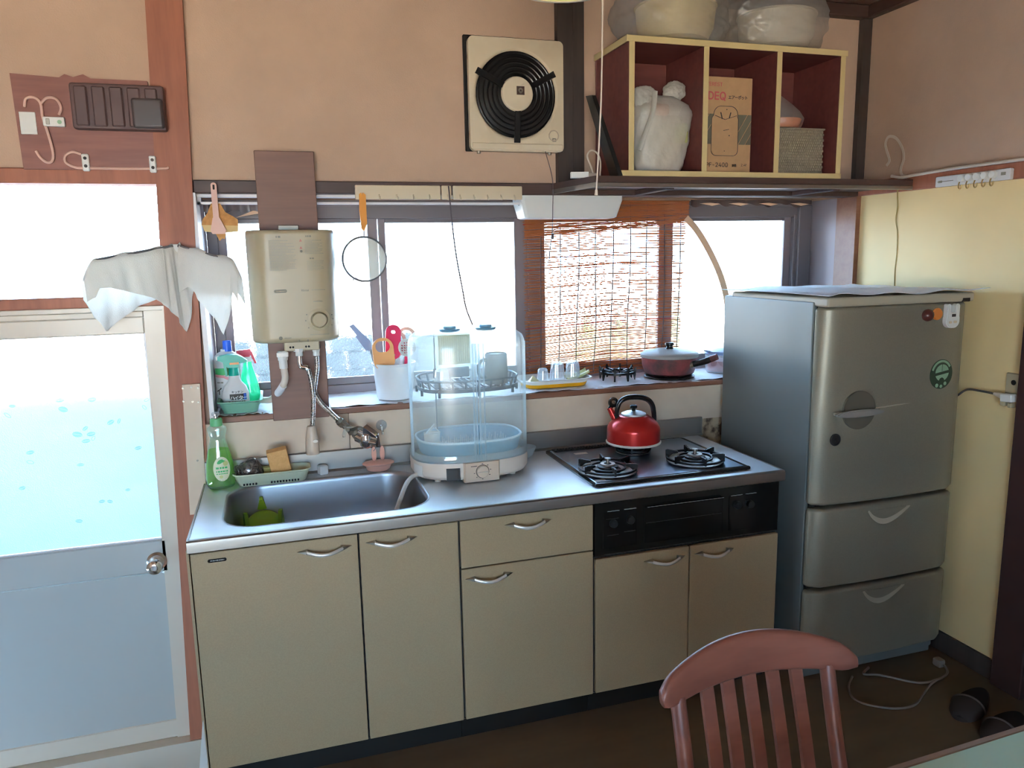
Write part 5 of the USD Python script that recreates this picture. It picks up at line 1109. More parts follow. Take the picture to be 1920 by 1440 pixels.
# towels drying on two swing-out bars
Hg = T('towel_hanger', 'small two-armed towel hanger on the red-brown post', 'hanger', (-.02, -.03, 1.59))
Hg.add('hub', rbox(-.034, -.008, -.046, -.024, 1.555, 1.596, .004, 2), 'white_plastic')
B1 = (np.array([-.028, -.045, 1.590]), np.array([-.232, -.155, 1.549])); B2 = (np.array([-.012, -.045, 1.590]), np.array([.150, -.150, 1.540]))
for a_, b_ in (B1, B2): Hg.add('arm', cyl(a_, b_, .0045, 10), 'wire')
def towel(name, label, bar, s0, s1, front, back, fold=.008, seed=0, over=None, spread=0.0):
    """A cloth hung over bar (a pair of points) from share s0 to s1; front and back give the drop along the bar."""
    a, b_ = bar; d_ = b_-a; ax = d_/np.linalg.norm(d_); nn = np.cross(ax, [0, 0, 1.0]); nn /= np.linalg.norm(nn)
    if nn[1] > 0: nn = -nn                                   # towards the room
    fu, fv = zip(*front); bu, bv = zip(*back)
    def fn(u, v):
        s = s0+(s1-s0)*u; P = a[None, None]+s[..., None]*d_[None, None]
        df, db = np.interp(u, fu, fv), np.interp(u, bu, bv)
        w_ = (v-.5)*2                                       # -1 back hem, 0 over the bar, 1 front hem
        drop = np.where(w_ > 0, w_*df, -w_*db); side = np.where(w_ > 0, 1, -1)
        arch = np.minimum(1, np.abs(w_)*8)
        off = side*(.007*arch+fold*np.abs(w_)*(np.sin(u*9+seed)+.6*np.sin(u*19+seed*2)+.4*np.sin(u*33+w_*3))+.012*np.abs(w_))
        P = P+nn*off[..., None]; P[..., 2] += .0065-drop+.004*np.sin(u*14+seed)*(1-np.abs(w_))
        if over is not None:                                   # the cloth sags past the bar's end
            ext_ = np.clip((s-1)/(max(s1, 1.001)-1), 0, 1); P[..., 2] -= over*ext_**1.5
        P = P+ax*(spread*(u-.5)*np.abs(w_))[..., None]
        return P
    return one(name, sheet(fn, 44, 60, .0022), 'towel', label, 'towel', 'towels on the swing-out hanger', smooth=70)
towel('towel', 'white towel over the left arm of the hanger, in front of the door glass', B1, .16, 1.16, ((0, .185), (.2, .150), (.5, .115), (.72, .092), (.84, .088), (.9, .10), (1, .065)), ((0, .16), (.35, .17), (.6, .20), (.76, .225), (.88, .17), (1, .06)), .006, 1.0, .055)
towel('towel', 'narrow folded towel with a long pointed corner hanging between the two wider towels', B1, -.10, .20, ((0, .150), (.25, .285), (.45, .245), (.7, .20), (1, .155)), ((0, .12), (.5, .17), (1, .14)), .012, 2.2, None, .05)
towel('towel', 'white towel over the right arm of the hanger, in front of the window', B2, .03, 1.12, ((0, .150), (.15, .125), (.4, .165), (.58, .20), (.72, .245), (.80, .19), (.9, .10), (1, .085)), ((0, .12), (.5, .13), (1, .10)), .006, 3.4, .04)

# ================================================================ board with the fuse box over the transom
Eb = T('wiring_board', 'dark red-brown wooden wiring board above the door transom', 'board', (-.22, -.01, 1.83))
Eb.add('board', ext(Polygon([(-.428, 2.095), (-.30, 2.089), (-.285, 2.099), (-.262, 2.092), (-.235, 2.101), (-.215, 2.090), (-.06, 2.090), (-.052, 1.832), (-.03, 1.826), (-.422, 1.822)]), 'y', -.020, .006), 'board_wood')
Fb = T('fuse_box', 'dark old fuse box with a ribbed cover at the right of the wiring board', 'fuse box', (-.15, -.05, 1.93))
Fb.add('body', rbox(-.270, -.012, -.060, -.020, 1.938, 2.070, .008, 2), 'fuse_plastic', 40)
for k in range(5): Fb.add('rib', rbox(-.258+k*.048, -.222+k*.048, -.068, -.058, 1.945, 2.060, .004), 'fuse_plastic')
Fb.add('cover', rbox(-.104, -.016, -.076, -.058, 1.942, 2.03, .010, 3), 'fuse_cover', 40)
one('wall_card', rbox(-.416, -.373, -.0245, -.0202, 1.923, 1.987, .001), 'white_plastic', 'blank white card pinned at the left of the wiring board', 'card', smooth=False)
Sw = T('surge_switch', 'small white rectangular switch beside the white card on the wiring board', 'switch', (-.32, -.03, 1.96))
Sw.add('body', rbox(-.354, -.295, -.034, -.0202, 1.946, 1.974, .004, 2), 'white_plastic', 40); Sw.add('slot', rbox(-.345, -.335, -.0355, -.0338, 1.951, 1.968, .001), 'brass_grey'); Sw.add('label', facing(lathe([(0, 0), (.006, 0), (.006, .001), (0, .001)], n=14), (-.309, -.0338, 1.959)), 'sticker_green')
for k, (x, z) in enumerate(((-.252, 1.843), (-.065, 1.841))):
    cl = T('cable_clip', f'white two-holed cable clip at the {("left", "right")[k]} of the wiring board lower edge', 'clip', (x, -.03, z), 'cable clips on the wiring board')
    cl.add('body', rbox(x-.010, x+.010, -.032, -.0202, z-.025, z+.026, .003), 'white_plastic')
    for dz in (-.010, .013): cl.add('hole', cyl((x, -.0335, z+dz), (x, -.030, z+dz), .0048, 12), 'print_dark')
one('wall_cable', join(tube([(-.398, -.026, 2.00), (-.392, -.028, 2.022), (-.372, -.028, 2.028), (-.355, -.028, 2.012), (-.353, -.028, 1.97), (-.343, -.028, 1.92), (-.337, -.028, 1.87), (-.342, -.028, 1.846), (-.356, -.028, 1.842), (-.372, -.028, 1.856), (-.382, -.026, 1.875)], .0042, 8), tube([(-.355, -.028, 2.010), (-.335, -.028, 2.028), (-.312, -.028, 2.025), (-.302, -.028, 2.0), (-.310, -.026, 1.98)], .0042, 8)), 'pale_pink', 'pale cable looping round the white card on the wiring board', 'cable')
one('wall_cable', tube([(-.262, -.026, 1.868), (-.285, -.028, 1.874), (-.305, -.028, 1.862), (-.306, -.028, 1.843), (-.282, -.028, 1.829), (-.25, -.026, 1.8275), (-.15, -.026, 1.8275), (-.04, -.026, 1.829), (-.02, -.026, 1.832)], .0040, 8), 'pale_pink', 'pale cable running along the lower edge of the wiring board', 'cable')

# ================================================================ ventilation fan
Vf = T('ventilation_fan', 'square cream ventilation fan with a black round grille in the wall', 'fan', (1.13, -.01, 2.09))
vc = (1.128, 2.096)
Vf.add('frame_gap', rbox(.946, 1.29, -.008, .004, 1.905, 2.292, .003), 'gap_dark')
Vf.add('frame', ext(rrect(.958, 1.306, 1.905, 2.284, .018, 6).difference(Point(*vc).buffer(.156, 32)), 'y', -.030, -.004), 'fan_white', 30)
Vf.add('frame_lip', rbox(.962, 1.302, -.034, -.028, 1.908, 1.932, .003), 'fan_white')
Vf.add('funnel', facing(lathe([(.156, .026), (.160, .031), (.154, .0315), (.146, .026), (.138, .008), (.137, -.03), (.150, -.03), (.150, .02)], n=56, closed=True), (vc[0], .0, vc[1])), 'fan_white', 40)
Vf.add('grille', facing(lathe([(.144, .026), (.146, .030), (.142, .034), (.06, .044), (.058, .040), (.138, .026)], n=56, closed=True), (vc[0], .0, vc[1])), 'fan_black', 40)
for k in range(5): Vf.add('grille_ring', facing(lathe([(.07+.016*k, .0425-.0021*k), (.075+.016*k, .0445-.0021*k), (.079+.016*k, .0415-.0021*k)], n=48, closed=True), (vc[0], .0, vc[1])), 'fan_black', 40)
for a in (28, 152, 270):
    ca_, sa_ = math.cos(math.radians(a)), math.sin(math.radians(a)); e0, e1 = .05, .162
    Vf.add('spoke', hull([(vc[0]+ca_*r-sa_*s*w_, y, vc[1]+sa_*r+ca_*s*w_) for r, w_, ys in ((e0, .010, (-.040, -.050)), (.140, .009, (-.030, -.042)), (e1, .011, (-.028, -.036))) for s in (-1, 1) for y in ys]), 'fan_black', 30)
vhub = Vf.add('hub_cap', facing(lathe([(0, .04), (.057, .04), (.059, .046), (.056, .053), (.050, .055), (0, .056)], n=44), (vc[0]-.002, .0, vc[1])), 'fan_white', 40)
Vf.add('hub_emblem', ext(sbox(vc[0]-.006, vc[1]-.004, vc[0]+.022, vc[1]+.024), 'y', -.0575, -.0555), 'lintel_wood', under=vhub); Vf.add('hub_emblem_mark', ext(Point(vc[0]+.008, vc[1]+.010).buffer(.009).difference(Point(vc[0]+.008, vc[1]+.010).buffer(.003)), 'y', -.0582, -.0575), 'brass_grey', under=vhub)
Vf.add('corner_badge', facing(lathe([(.016, 0), (.020, 0), (.019, .002), (.017, .002)], n=28, closed=True), (1.268, -.030, 1.962)), 'panel_tan', 40); Vf.add('corner_mark', ext(sbox(1.262, 1.941, 1.276, 1.953).difference(sbox(1.265, 1.944, 1.273, 1.950)), 'y', -.0312, -.030), 'print_grey')
for x in (.99, 1.255): Vf.add('screw', cyl((x, -.018, 1.906), (x, -.018, 1.896), .007, 10), 'brass_grey')

# ================================================================ high shelf and what stands on it
Hs = T('wall_shelf', 'dark brown wooden wall shelf across the upper right of the window wall', 'shelf', (1.97, -.16, 1.78))
Hs.add('board', ext(Polygon([(1.262, -.016), (1.31, -.302), (2.632, -.302), (2.648, -.016)]), 'z', 1.775, 1.7955), 'lintel_wood')
Hs.add('edge_strip', rbox(1.312, 2.63, -.304, -.285, 1.759, 1.7745, .002), 'steel_dull'); Hs.add('end_strip', hull([(1.264, -.018, 1.759), (1.31, -.30, 1.759), (1.274, -.018, 1.759), (1.32, -.30, 1.759), (1.264, -.018, 1.7745), (1.31, -.30, 1.7745), (1.274, -.018, 1.7745), (1.32, -.30, 1.7745)]), 'steel_dull')
for x in (1.6, 2.3): Hs.add('bracket', rbox(x, x+.03, -.26, -.016, 1.757, 1.7745, .002), 'lintel_wood')
Bx = T('shelf_box', 'three-compartment wine-red storage box with pale front edges on the high shelf', 'storage box', (1.86, -.15, 1.797))
bx0, bx1, byf, zb0, zb1 = 1.434, 2.308, -.288, 1.797, 2.246
def panel(nm, x0, x1, z0, z1, y0=byf+.004, y1=-.022): Bx.add(nm, box(x0, x1, y0, y1, z0, z1), 'box_wine', False)
panel('bottom', bx0, bx1, zb0, zb0+.0185); panel('top', bx0, bx1, zb1-.0185, zb1); Bx.add('back', box(bx0+.002, bx1-.002, -.022, -.018, zb0, zb1), 'box_wine', False)
xs_ = (bx0+.006, 1.720, 2.013, bx1-.025)
for k, x in enumerate(xs_): panel('side' if k in (0, 3) else 'divider', x, x+.0185, zb0+.0185, zb1-.0185)
for x in xs_: Bx.add('edge_band', rbox(x-.0005, x+.019, byf-.001, byf+.004, zb0+.019, zb1-.019, .001), 'box_edge')
Bx.add('edge_band', rbox(bx0-.022, bx1-.002, byf-.001, byf+.004, zb0, zb0+.019, .001), 'box_edge'); Bx.add('edge_band', rbox(bx0-.002, bx1+.002, byf-.001, byf+.004, zb1-.019, zb1+.001, .001), 'box_edge')
Bx.add('top_surface', box(bx0-.004, bx1, byf+.004, -.02, zb1, zb1+.0015), 'box_edge'); Bx.add('side_edge_band', box(bx0-.004, bx0+.0, byf, -.02, zb1-.019, zb1+.0015), 'box_edge')

def blob(c, r, seed, nz=.25, n=4, flatten=None, pw_=1.0, top=None):
    m_ = trimesh.creation.icosphere(n, 1.0); v = m_.vertices.copy()
    q = meshkit.fbm(v*1.7+seed, 4, seed)-.5; fine_ = np.abs(meshkit.fbm(v*3.2+seed*2, 3, seed+7)-.5)
    v = np.sign(v)*np.abs(v)**pw_; v *= (1+nz*q-nz*.7*fine_)[:, None]
    if flatten is not None: v[:, 2] = np.maximum(v[:, 2], flatten)
    m_.vertices = np.asarray(c)+v*np.asarray(r); return m_
zs = zb0+.0195
Pg = T('plastic_bag', 'white plastic bag tied round a pale bundle in the left compartment', 'bag', (1.60, -.17, zs))
def bag_outline(t):                                           # half width and centre of the sack by height
    return np.interp(t, (0, .1, .3, .55, .78, .9, 1), (.085, .098, .108, .116, .124, .112, .055)), np.interp(t, (0, .5, 1), (1.600, 1.608, 1.615))
rings = []
for k in range(22):
    t = k/21; hw, c0 = bag_outline(t); a = np.arange(56)*2*PI/56; q = (np.abs(np.cos(a))**2.6+np.abs(np.sin(a))**2.6)**(-1/2.6)
    wr = .97+.06*np.array([meshkit.fbm(np.array([math.cos(x)*2.2, math.sin(x)*2.2, t*3.5]), 3, 5) for x in a])+.03*np.sin(a*6+t*9)*t+.02*np.sin(a*11-t*14)+.018*np.sin(a*17+t*23)
    rings.append(np.stack([c0+hw*q*np.cos(a)*wr, -.165+.082*q*np.sin(a)*wr*np.interp(t, (0, .8, 1), (1, 1, .5)), np.full(56, zs+.001+.262*t)], 1))
Pg.add('sack', loft(rings), 'bag_plastic', 60)
Pg.add('bundle', rbox(1.522, 1.690, -.225, -.10, zs+.012, zs+.20, .03, 4), 'pan_white', 40); Pg.add('bundle', rbox(1.56, 1.63, -.222, -.15, zs+.195, zs+.235, .012, 3), 'magnet_orange', 40); Pg.add('bundle', rbox(1.645, 1.700, -.232, -.17, zs+.10, zs+.17, .012, 3), 'leaf_green', 40)
Pg.add('knot', blob((1.672, -.17, zs+.285), (.045, .03, .036), 3, .5), 'bag_plastic', 60); Pg.add('knot', blob((1.545, -.185, zs+.245), (.052, .04, .055), 8, .45), 'bag_plastic', 60)
Pg.add('fold', tube([(1.555, -.250, zs+.265), (1.545, -.254, zs+.20), (1.515, -.254, zs+.12), (1.495, -.25, zs+.07)], .011, 8, 5, .5), 'bag_plastic', 60)

Ct = T('carton', 'brown carton with a drawing of a vacuum pot in the middle compartment', 'carton', (1.845, -.18, zs))
cx0, cx1, cz1 = 1.7415, 1.938, zs+.325
Ct.add('carton_body', rbox(cx0, cx1, -.252, -.09, zs, cz1, .0015), 'carton')
fy = -.2522
def cprint(nm, poly, m_, d_=.0006): Ct.add(nm, ext(poly, 'y', fy-d_, fy+.0006), m_)
pot = union_all([rrect(1.775, 1.885, zs+.058, zs+.20, .02, 6), rrect(1.783, 1.882, zs+.15, zs+.228, .03, 8)])
bandp = sbox(cx0+.001, zs+.098, cx1-.001, zs+.200).difference(pot)
hatch = union_all([affinity.rotate(sbox(x-.0012, zs+.05, x+.0012, zs+.25), -32, origin=(x, zs+.15)) for x in (1.735, 1.765, 1.89, 1.918, 1.946, 1.705)])
for bp_ in bandp.geoms: cprint('printed_band', bp_.difference(hatch), 'carton_grey')
cprint('printed_pot', pot.difference(pot.buffer(-.0017)), 'print_dark', .0009)
cprint('printed_pot', union_all([LineString([(1.79, zs+.195), (1.83, zs+.182), (1.876, zs+.196)]).buffer(.0008), LineString([(1.812, zs+.205), (1.818, zs+.185)]).buffer(.0018), LineString([(1.852, zs+.205), (1.847, zs+.188)]).buffer(.0018), LineString([(1.825, zs+.145), (1.846, zs+.149)]).buffer(.0009), Point(1.848, zs+.128).buffer(.002), Point(1.83, zs+.075).buffer(.0015), Point(1.836, zs+.216).buffer(.0018)]), 'print_dark', .0009)
Ct.add('lettering', text('EVEREST', .0125, (1.741, fy-.0004, zs+.293)).slice_plane([1.744, 0, 0], [1, 0, 0]), 'print_pink')
Ct.add('lettering', text('DEQ', .026, (1.757, fy-.0004, zs+.248), bold=True), 'print_pink')
Ct.add('lettering', kana('エアーポット', .0125, (1.840, fy-.0002, zs+.255), gap=.92), 'print_dark')
Ct.add('lettering', text('PF-2400', .015, (1.755, fy-.0004, zs+.020)), 'print_dark'); Ct.add('lettering', join(kana('容量', .0085, (1.862, fy-.0002, zs+.0235)), text('2.4ℓ', .0085, (1.899, fy-.0004, zs+.0235))), 'print_dark')

Wb = T('woven_box', 'grey-brown woven box in the right compartment of the storage box', 'box', (2.17, -.18, zs))
wx0, wx1, wz1 = 2.046, 2.262, zs+.165
Wb.add('core', rbox(wx0+.003, wx1-.003, -.243, -.06, zs, wz1-.002, .004), 'wicker')
st_ = []
for r in range(17):
    for c in range(24):
        x = wx0+.003+c*.0088+(.0044 if r % 2 else 0); z = zs+.003+r*.0096
        if x+.0076 < wx1: st_.append(hull([(x, -.2432, z), (x+.0076, -.2432, z), (x, -.2432, z+.0084), (x+.0076, -.2432, z+.0084), (x+.0038, -.2465, z+.001), (x+.0038, -.2465, z+.0074)]))
Wb.add('weave', join(*st_), 'wicker', False, kind='stuff'); Wb.add('rim', rbox(wx0, wx1, -.247, -.056, wz1-.006, wz1, .002), 'wicker')
Ob = T('bowl', 'orange bowl inside a clear bag on top of the woven box', 'bowl', (2.125, -.17, wz1))
Ob.add('bowl', lathe([(0, wz1+.001), (.05, wz1+.001), (.066, wz1+.006), (.076, wz1+.036), (.074, wz1+.038), (.062, wz1+.010), (0, wz1+.006)], (2.122, -.165, 0), 40), 'bowl_orange', 40)
one('plastic_bag', (lambda: loft([np.stack([cxx+rw*np.cos(a)*(1+.06*np.sin(5*a+k)), -.165+rd*np.sin(a)*(1+.06*np.sin(4*a+2*k)), np.full(40, z)], 1) for k, (cxx, rw, rd, z) in enumerate(((2.124, .070, .066, wz1+.0005), (2.125, .082, .078, wz1+.018), (2.125, .086, .08, wz1+.04), (2.116, .078, .07, wz1+.065), (2.100, .062, .055, wz1+.09), (2.082, .042, .036, wz1+.115), (2.068, .022, .02, wz1+.138), (2.066, .028, .02, wz1+.152))) for a in [np.arange(40)*2*PI/40]]))(), 'bag_clear', 'clear crumpled bag wrapped round the orange bowl on the woven box', 'bag', smooth=60)
zt_ = zb1+.002
for k, (x, rx_, col, lb1, lb2) in enumerate(((1.655, .205, 'pan_yellow', 'yellowish cooking pot in a plastic bag, left of two on the storage box', 'hazy plastic bag round the yellowish pot on top of the storage box'),
                                       (2.06, .21, 'pan_white', 'whitish cooking bowl in a plastic bag, right of two on the storage box', 'hazy plastic bag round the whitish bowl on top of the storage box'))):
    t = T('cooking_pot', lb1, 'pot', (x, -.165, zt_), 'bagged pots on the storage box')
    t.add('pot', lathe([(0, zt_+.004), (.07, zt_+.004), (.115, zt_+.022), (.135, zt_+.06), (.142, zt_+.13), (.138, zt_+.13), (.12, zt_+.05), (0, zt_+.02)], (x+(.03 if k else .02), -.165, 0), 44, 1.0, .9), col, 40)
    t.add('rim', lathe([(.138, zt_+.127), (.147, zt_+.13), (.147, zt_+.135), (.138, zt_+.135)], (x+(.03 if k else .02), -.165, 0), 44, 1, .9, closed=True), col, 40)
    one('plastic_bag', blob((x, -.165, zt_+.10), (rx_, .165, .125), 20+k*9, .28, 5, -.78, .82), 'bag_clear' if k else 'bag_clear', lb2, 'bag', smooth=60)
one('leaning_board', hull([(1.350, -.130, 2.082), (1.364, -.130, 2.082), (1.350, -.185, 2.074), (1.364, -.185, 2.074), (1.396, -.235, 1.797), (1.412, -.235, 1.797), (1.396, -.300, 1.797), (1.412, -.300, 1.797)]), 'dark_plastic', 'narrow black board leaning between the post and the left side of the storage box', 'board', smooth=False)
Tap = T('extension_socket', 'white extension socket with a curled cord at the left end of the high shelf', 'socket', (1.29, -.2, 1.80))
Tap.add('body', rot(hull([(x, y, z) for x in (1.262, 1.322) for y in (-.222, -.196) for z in (1.7965, 1.816)]), -14, (0, 0, 1), (1.29, -.21, 1.8)), 'white_plastic'); Tap.add('tail', rot(rbox(1.318, 1.352, -.216, -.202, 1.7965, 1.812, .003), -14, (0, 0, 1), (1.29, -.21, 1.8)), 'panel_tan')
Tap.add('cord', tube([(1.348, -.205, 1.806), (1.338, -.20, 1.84), (1.330, -.19, 1.872), (1.345, -.185, 1.892), (1.370, -.18, 1.885), (1.384, -.18, 1.855), (1.380, -.185, 1.815), (1.372, -.20, 1.80)], .0032, 8), 'cord_white')

# ceiling lamp whose edge shows at the top of the picture, and its pull cord
Cl = T('pendant_lamp', 'pendant ceiling lamp with a yellow-green shade at the top edge of the picture', 'lamp', (.93, -1.02, 2.06))
lc = (.945, -.985)
Cl.add('shade', lathe([(.105, 2.075), (.125, 2.068), (.13, 2.085), (.12, 2.14), (.08, 2.20), (.03, 2.22), (.03, 2.215), (.078, 2.194), (.115, 2.138), (.124, 2.085)], (*lc, .072), 48, closed=True), 'lamp_shade', 40)
Cl.add('rim', lathe([(.123, 2.066), (.131, 2.066), (.132, 2.078), (.124, 2.078)], (*lc, .072), 48, closed=True), 'cream_plastic', 40)
Cl.add('tube', sweep([(lc[0]+.088*math.cos(a), lc[1]+.088*math.sin(a), 2.177) for a in np.arange(36)*2*PI/36], .014, 10, 1, True), 'white_plastic', 60)
Cl.add('tube_clip', rbox(.80, .83, -1.095, -1.065, 2.132, 2.142, .003), 'white_plastic')
Cl.add('stem', cyl((*lc, 2.21), (*lc, 2.5), .012, 12), 'white_plastic')
one('pull_cord', join(tube([(.990, -1.08, 2.155), (.986, -1.085, 1.98), (.981, -1.09, 1.86), (.974, -1.09, 1.74), (.970, -1.09, 1.678)], .0019, 8), cyl((.970, -1.09, 1.680), (.9695, -1.09, 1.668), .0028, 10, .0042)), 'cord_white', 'long white pull cord hanging from the ceiling lamp', 'cord')

# ================================================================ right wall
Rb = T('hook_rail', 'white sliding hook rail with five round hooks on the rail of the right wall', 'hook rail', (2.615, -.57, 1.77))
Rb.add('track', rbox(2.612, 2.628, -.722, -.422, 1.756, 1.793, .003, 2), 'bottle_white', 40); Rb.add('slot', join(box(2.611, 2.6125, -.50, -.432, 1.773, 1.7755), rbox(2.6105, 2.6125, -.452, -.436, 1.770, 1.778, .0006), rbox(2.6105, 2.6125, -.705, -.688, 1.772, 1.782, .0006)), 'print_grey')
def facing_left(m_, at): return move(rot(m_, -90, (0, 1, 0)), at)
for k in range(5):
    y = -.538-.031*k
    hd = Rb.add('hook_disc', facing_left(lathe([(0, 0), (.0130, 0), (.0130, .010), (.011, .013), (0, .0135)], n=24), (2.612, y, 1.778)), 'white_plastic', 40)
    Rb.add('hook', tube([(2.606, y+.004, 1.768), (2.603, y+.006, 1.757), (2.602, y+.005, 1.746), (2.601, y-.001, 1.740), (2.600, y-.008, 1.745), (2.600, y-.009, 1.755)], .0022, 8, 4), 'brass_hook', under=hd)
one('wall_cable', join(tube([(2.608, -.215, 1.818), (2.606, -.27, 1.807), (2.61, -.34, 1.811), (2.62, -.5, 1.816), (2.62, -.81, 1.816)], .0058, 8)), 'cord_white', 'white cable running along the top of the right wall rail', 'cable')
one('tape_ribbon', (lambda Q: loft([np.array([(2.640, y-ny*.0055, z-nz*.0055), (2.640, y+ny*.0055, z+nz*.0055), (2.6415, y+ny*.0055, z+nz*.0055), (2.6415, y-ny*.0055, z-nz*.0055)]) for (y, z), (ny, nz) in Q]))(
    (lambda S_: [((S_[k][1], S_[k][2]), (lambda g_: (g_[2]/np.hypot(g_[1], g_[2]), -g_[1]/np.hypot(g_[1], g_[2])))(np.gradient(S_, axis=0)[k])) for k in range(len(S_))])(spline([(2.64, -.150, 1.865), (2.64, -.164, 1.885), (2.64, -.146, 1.925), (2.64, -.138, 1.955), (2.64, -.155, 1.977), (2.64, -.195, 1.962), (2.64, -.228, 1.918), (2.64, -.236, 1.880), (2.64, -.225, 1.845), (2.64, -.232, 1.822), (2.64, -.255, 1.812)], 6))), 'cord_white', 'curled white ribbon of flat cord on the upper right wall beside the shelf', 'ribbon', smooth=60)
one('lamp_cord', tube([(2.622, -.252, 1.80), (2.618, -.240, 1.765), (2.640, -.222, 1.70), (2.644, -.214, 1.65), (2.644, -.226, 1.60), (2.644, -.230, 1.52), (2.644, -.226, 1.45), (2.644, -.230, 1.36)], .0028, 8), 'cord_tan', 'thin yellowish cord running down the right wall behind the refrigerator', 'cord')
Ou = T('wall_outlet', 'yellowed wall outlet plate with one dark socket at the right edge', 'outlet', (2.64, -.78, 1.08))
Ou.add('plate', rbox(2.636, 2.645, -.812, -.752, 1.030, 1.114, .003), 'outlet'); Ou.add('socket', facing_left(lathe([(0, 0), (.0085, 0), (.0085, .002), (0, .002)], n=16), (2.636, -.783, 1.083)), 'gap_dark', 30)
Pl = T('power_plug', 'white three-way plug adaptor with the refrigerator cord, in the yellowed outlet', 'plug', (2.62, -.77, 1.03))
Pl.add('adaptor', rot(rbox(2.606, 2.636, -.803, -.760, 1.018, 1.045, .003), -4, (1, 0, 0), (2.62, -.78, 1.03)), 'white_plastic'); Pl.add('plug_body', cyl((2.620, -.760, 1.034), (2.620, -.728, 1.037), .011, 12, .006), 'cord_white'); Pl.add('prong_block', rbox(2.612, 2.634, -.775, -.757, 1.002, 1.018, .002), 'outlet'); Pl.add('prong_block', rbox(2.612, 2.634, -.800, -.785, 1.0, 1.016, .002), 'outlet')
Pl.add('cord', tube([(2.620, -.730, 1.037), (2.622, -.68, 1.037), (2.624, -.618, 1.033), (2.622, -.58, 1.005), (2.62, -.53, .965), (2.62, -.40, .90)], .0038, 8), 'cord_dark')

# ================================================================ chair, table, floor
Ch = T('dining_chair', 'dark reddish wooden chair with slatted back and bowed top rail at the table', 'chair', (1.07, -1.75, 0))
def by_(x): return -1.552-.034*((x-1.085)/.2)**2+.0           # the back bows towards the counter
def back_pt(x, z): return np.array([1.085+(x-1.085)*(1-(z-.74)*-.05), by_(x)-(.74-z)*.27, z])
xs_r = np.linspace(.878, 1.292, 33); rg_ = []
for x in xs_r:
    t = (x-.878)/(1.292-.878); zt2 = .782+.048*math.sin(PI*t)**.8-.004*t; zb2 = .735+.014*math.sin(PI*t); e = min(t, 1-t)
    if e < .06: k_ = (e/.06)**.5; zm = (zt2+zb2)/2; zt2 = zm+(zt2-zm)*(.55+.45*k_); zb2 = zm+(zb2-zm)*(.55+.45*k_)
    y = by_(x); th = .011
    a = np.arange(16)*2*PI/16; ca, sa = np.cos(a), np.sin(a); q = (np.abs(ca)**4+np.abs(sa)**4)**(-.25)
    rg_.append(np.stack([np.full(16, x), y+th*ca*q+((zt2+zb2)/2+(zt2-zb2)/2*sa*q-.755)*.15, (zt2+zb2)/2+(zt2-zb2)/2*sa*q], 1))
Ch.add('top_rail', loft(rg_), 'chair_wood', 50)
for x in (.985, 1.033, 1.082, 1.132, 1.180):
    w_ = .0125; p0, p1 = back_pt(x, .752), back_pt(x+(x-1.085)*.02, .445)
    mid = (p0+p1)/2+[0, -.004, 0]; rr_ = []
    for p_ in spline([p0, mid, p1], 6): rr_.append(np.array([p_+[-w_, -.005, 0], p_+[w_, -.005, 0], p_+[w_, .005, 0], p_+[-w_, .005, 0]]))
    Ch.add('slat', loft(rr_), 'chair_wood', False)
for s_, x in ((-1, .917), (1, 1.243)):
    p0, p1, p2 = back_pt(x, .748), back_pt(x+s_*.004, .445), np.array([x+s_*.018, -1.60, 0])
    Ch.add('back_post', sweep(spline([p0, back_pt(x, .6), p1+[0, -.004, 0]], 6), .0145, 12, 1.0), 'chair_wood', 40)
    Ch.add('leg', sweep(spline([np.array([x+s_*.004, -1.665, .43]), np.array([x+s_*.010, -1.635, .22]), p2], 6), np.linspace(.019, .013, 13), 12), 'chair_wood', 40)
    Ch.add('leg', sweep(spline([np.array([x, -1.985, .43]), np.array([x+s_*.008, -2.0, .22]), np.array([x+s_*.014, -2.01, 0])], 6), np.linspace(.020, .013, 13), 12), 'chair_wood', 40)
Ch.add('seat', ext(Polygon([(.875, -1.625), (1.285, -1.625), (1.30, -1.85), (1.27, -2.05), (.89, -2.05), (.86, -1.85)]).buffer(-.02).buffer(.02, 6), 'z', .425, .452), 'chair_wood', 40)
for z, y in ((.22, -1.82),): Ch.add('stretcher', cyl((.92, y, z), (1.245, y, z), .010, 10), 'chair_wood')
for x in (.918, 1.244): Ch.add('stretcher', cyl((x, -1.632, .2), (x+.0, -2.0, .2), .010, 10), 'chair_wood')
Tb = T('dining_table', 'dining table with pale mint green top and brown edge beside the chair', 'table', (1.75, -2.25, 0))
th_ = math.atan2(.0127, .32)
def trot(m_): return rot(m_, math.degrees(th_)+.2, (0, 0, 1), (1.17, -1.797, 0))
Tb.add('table_top', trot(rbox(.62, 2.25, -2.60, -1.810, .672, .702, .003)), 'table_mint'); Tb.add('edge_band', trot(join(rbox(.612, 2.258, -1.811, -1.798, .668, .7015, .002), rbox(.612, 2.258, -2.612, -2.60, .668, .7015, .002), rbox(.609, .621, -2.60, -1.81, .668, .7015, .002), rbox(2.249, 2.259, -2.60, -1.81, .668, .7015, .002))), 'table_edge')
for x in (.68, 2.19):
    for y in (-2.54, -1.87): Tb.add('leg', trot(rbox(x-.022, x+.022, y-.022, y+.022, 0, .672, .004)), 'table_edge')
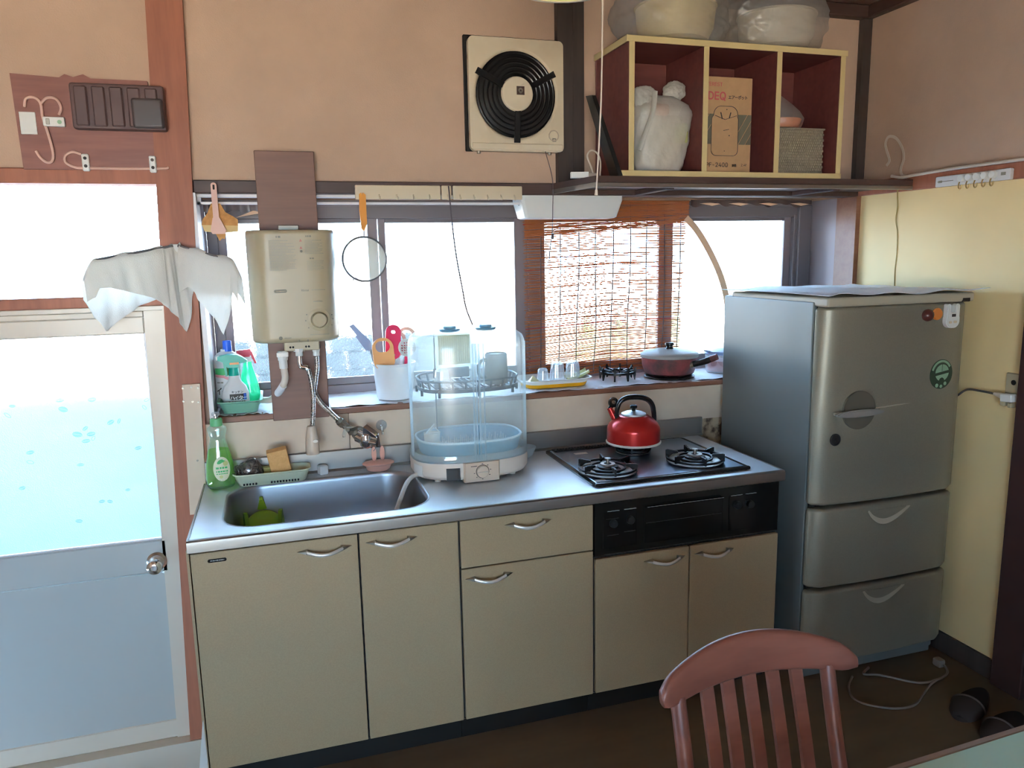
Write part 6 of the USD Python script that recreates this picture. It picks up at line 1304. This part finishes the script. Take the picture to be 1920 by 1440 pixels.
def slipper(label, x, y, deg):
    s = T('slipper', label, 'slipper', (x, y, 0), group='pair of slippers in the corner')
    def foot(sc, n=40):
        a = np.arange(n)*2*PI/n; l = .122*np.cos(a); w_ = .047*np.sin(a)*(1+.18*np.cos(a)); return np.stack([l*sc, w_*sc], 1)
    def put(m_): return rot(m_, deg).apply_translation((x, y, 0))
    s.add('sole', put(ext(Polygon(foot(1.0)), 'z', 0, .014)), 'slipper', 30); s.add('insole', put(ext(Polygon(foot(.92)), 'z', .014, .018)), 'slipper_in')
    rr_ = []
    for u in np.linspace(0, 1, 13):
        xx = .118-.085*u; hw = .047*math.sqrt(max(.02, 1-(xx/.124)**2))*(1+.18*xx/.122)+.003; h = .020+.022*math.sin(min(1, u*1.1)*PI/2)
        a = np.linspace(0, PI, 15); o = np.stack([np.full(15, xx), hw*np.cos(a), .008+h*np.sin(a)], 1); i_ = np.stack([np.full(15, xx), (hw-.004)*np.cos(a[::-1]), .008+(h-.005)*np.sin(a[::-1])], 1); rr_.append(np.vstack([o, i_]))
    s.add('upper', put(loft(rr_)), 'slipper', 50)
    q = rr_[-1]; s.add('opening_trim', put(sweep(q[:15]-[.0, 0, 0], .0045, 8)), 'slipper_band', 50)
slipper('dark slipper lying nearer the wall, farther one of the pair in the corner', 2.435, -.90, -155)
slipper('dark slipper lying nearer the table, nearer one of the pair in the corner', 2.42, -1.035, -160)
Fc = T('floor_cord', 'grey power cord lying in loops on the floor in front of the refrigerator', 'cord', (2.3, -.74, 0))
Fc.add('cord', tube([(2.28, -.60, .006), (2.232, -.63, .006), (2.283, -.655, .006), (2.368, -.737, .006), (2.45, -.745, .006), (2.512, -.728, .006), (2.538, -.70, .012), (2.53, -.672, .028)], .0045, 8), 'floor_cord'); Fc.add('cord', tube([(2.50, -.735, .006), (2.42, -.755, .006), (2.349, -.791, .006), (2.262, -.838, .006), (2.20, -.842, .006), (2.148, -.822, .006), (2.098, -.78, .006), (2.088, -.735, .006), (2.12, -.68, .006), (2.18, -.63, .006)], .0042, 8), 'floor_cord')
Fc.add('plug', rbox(2.518, 2.548, -.690, -.655, .004, .034, .007, 2), 'floor_cord')
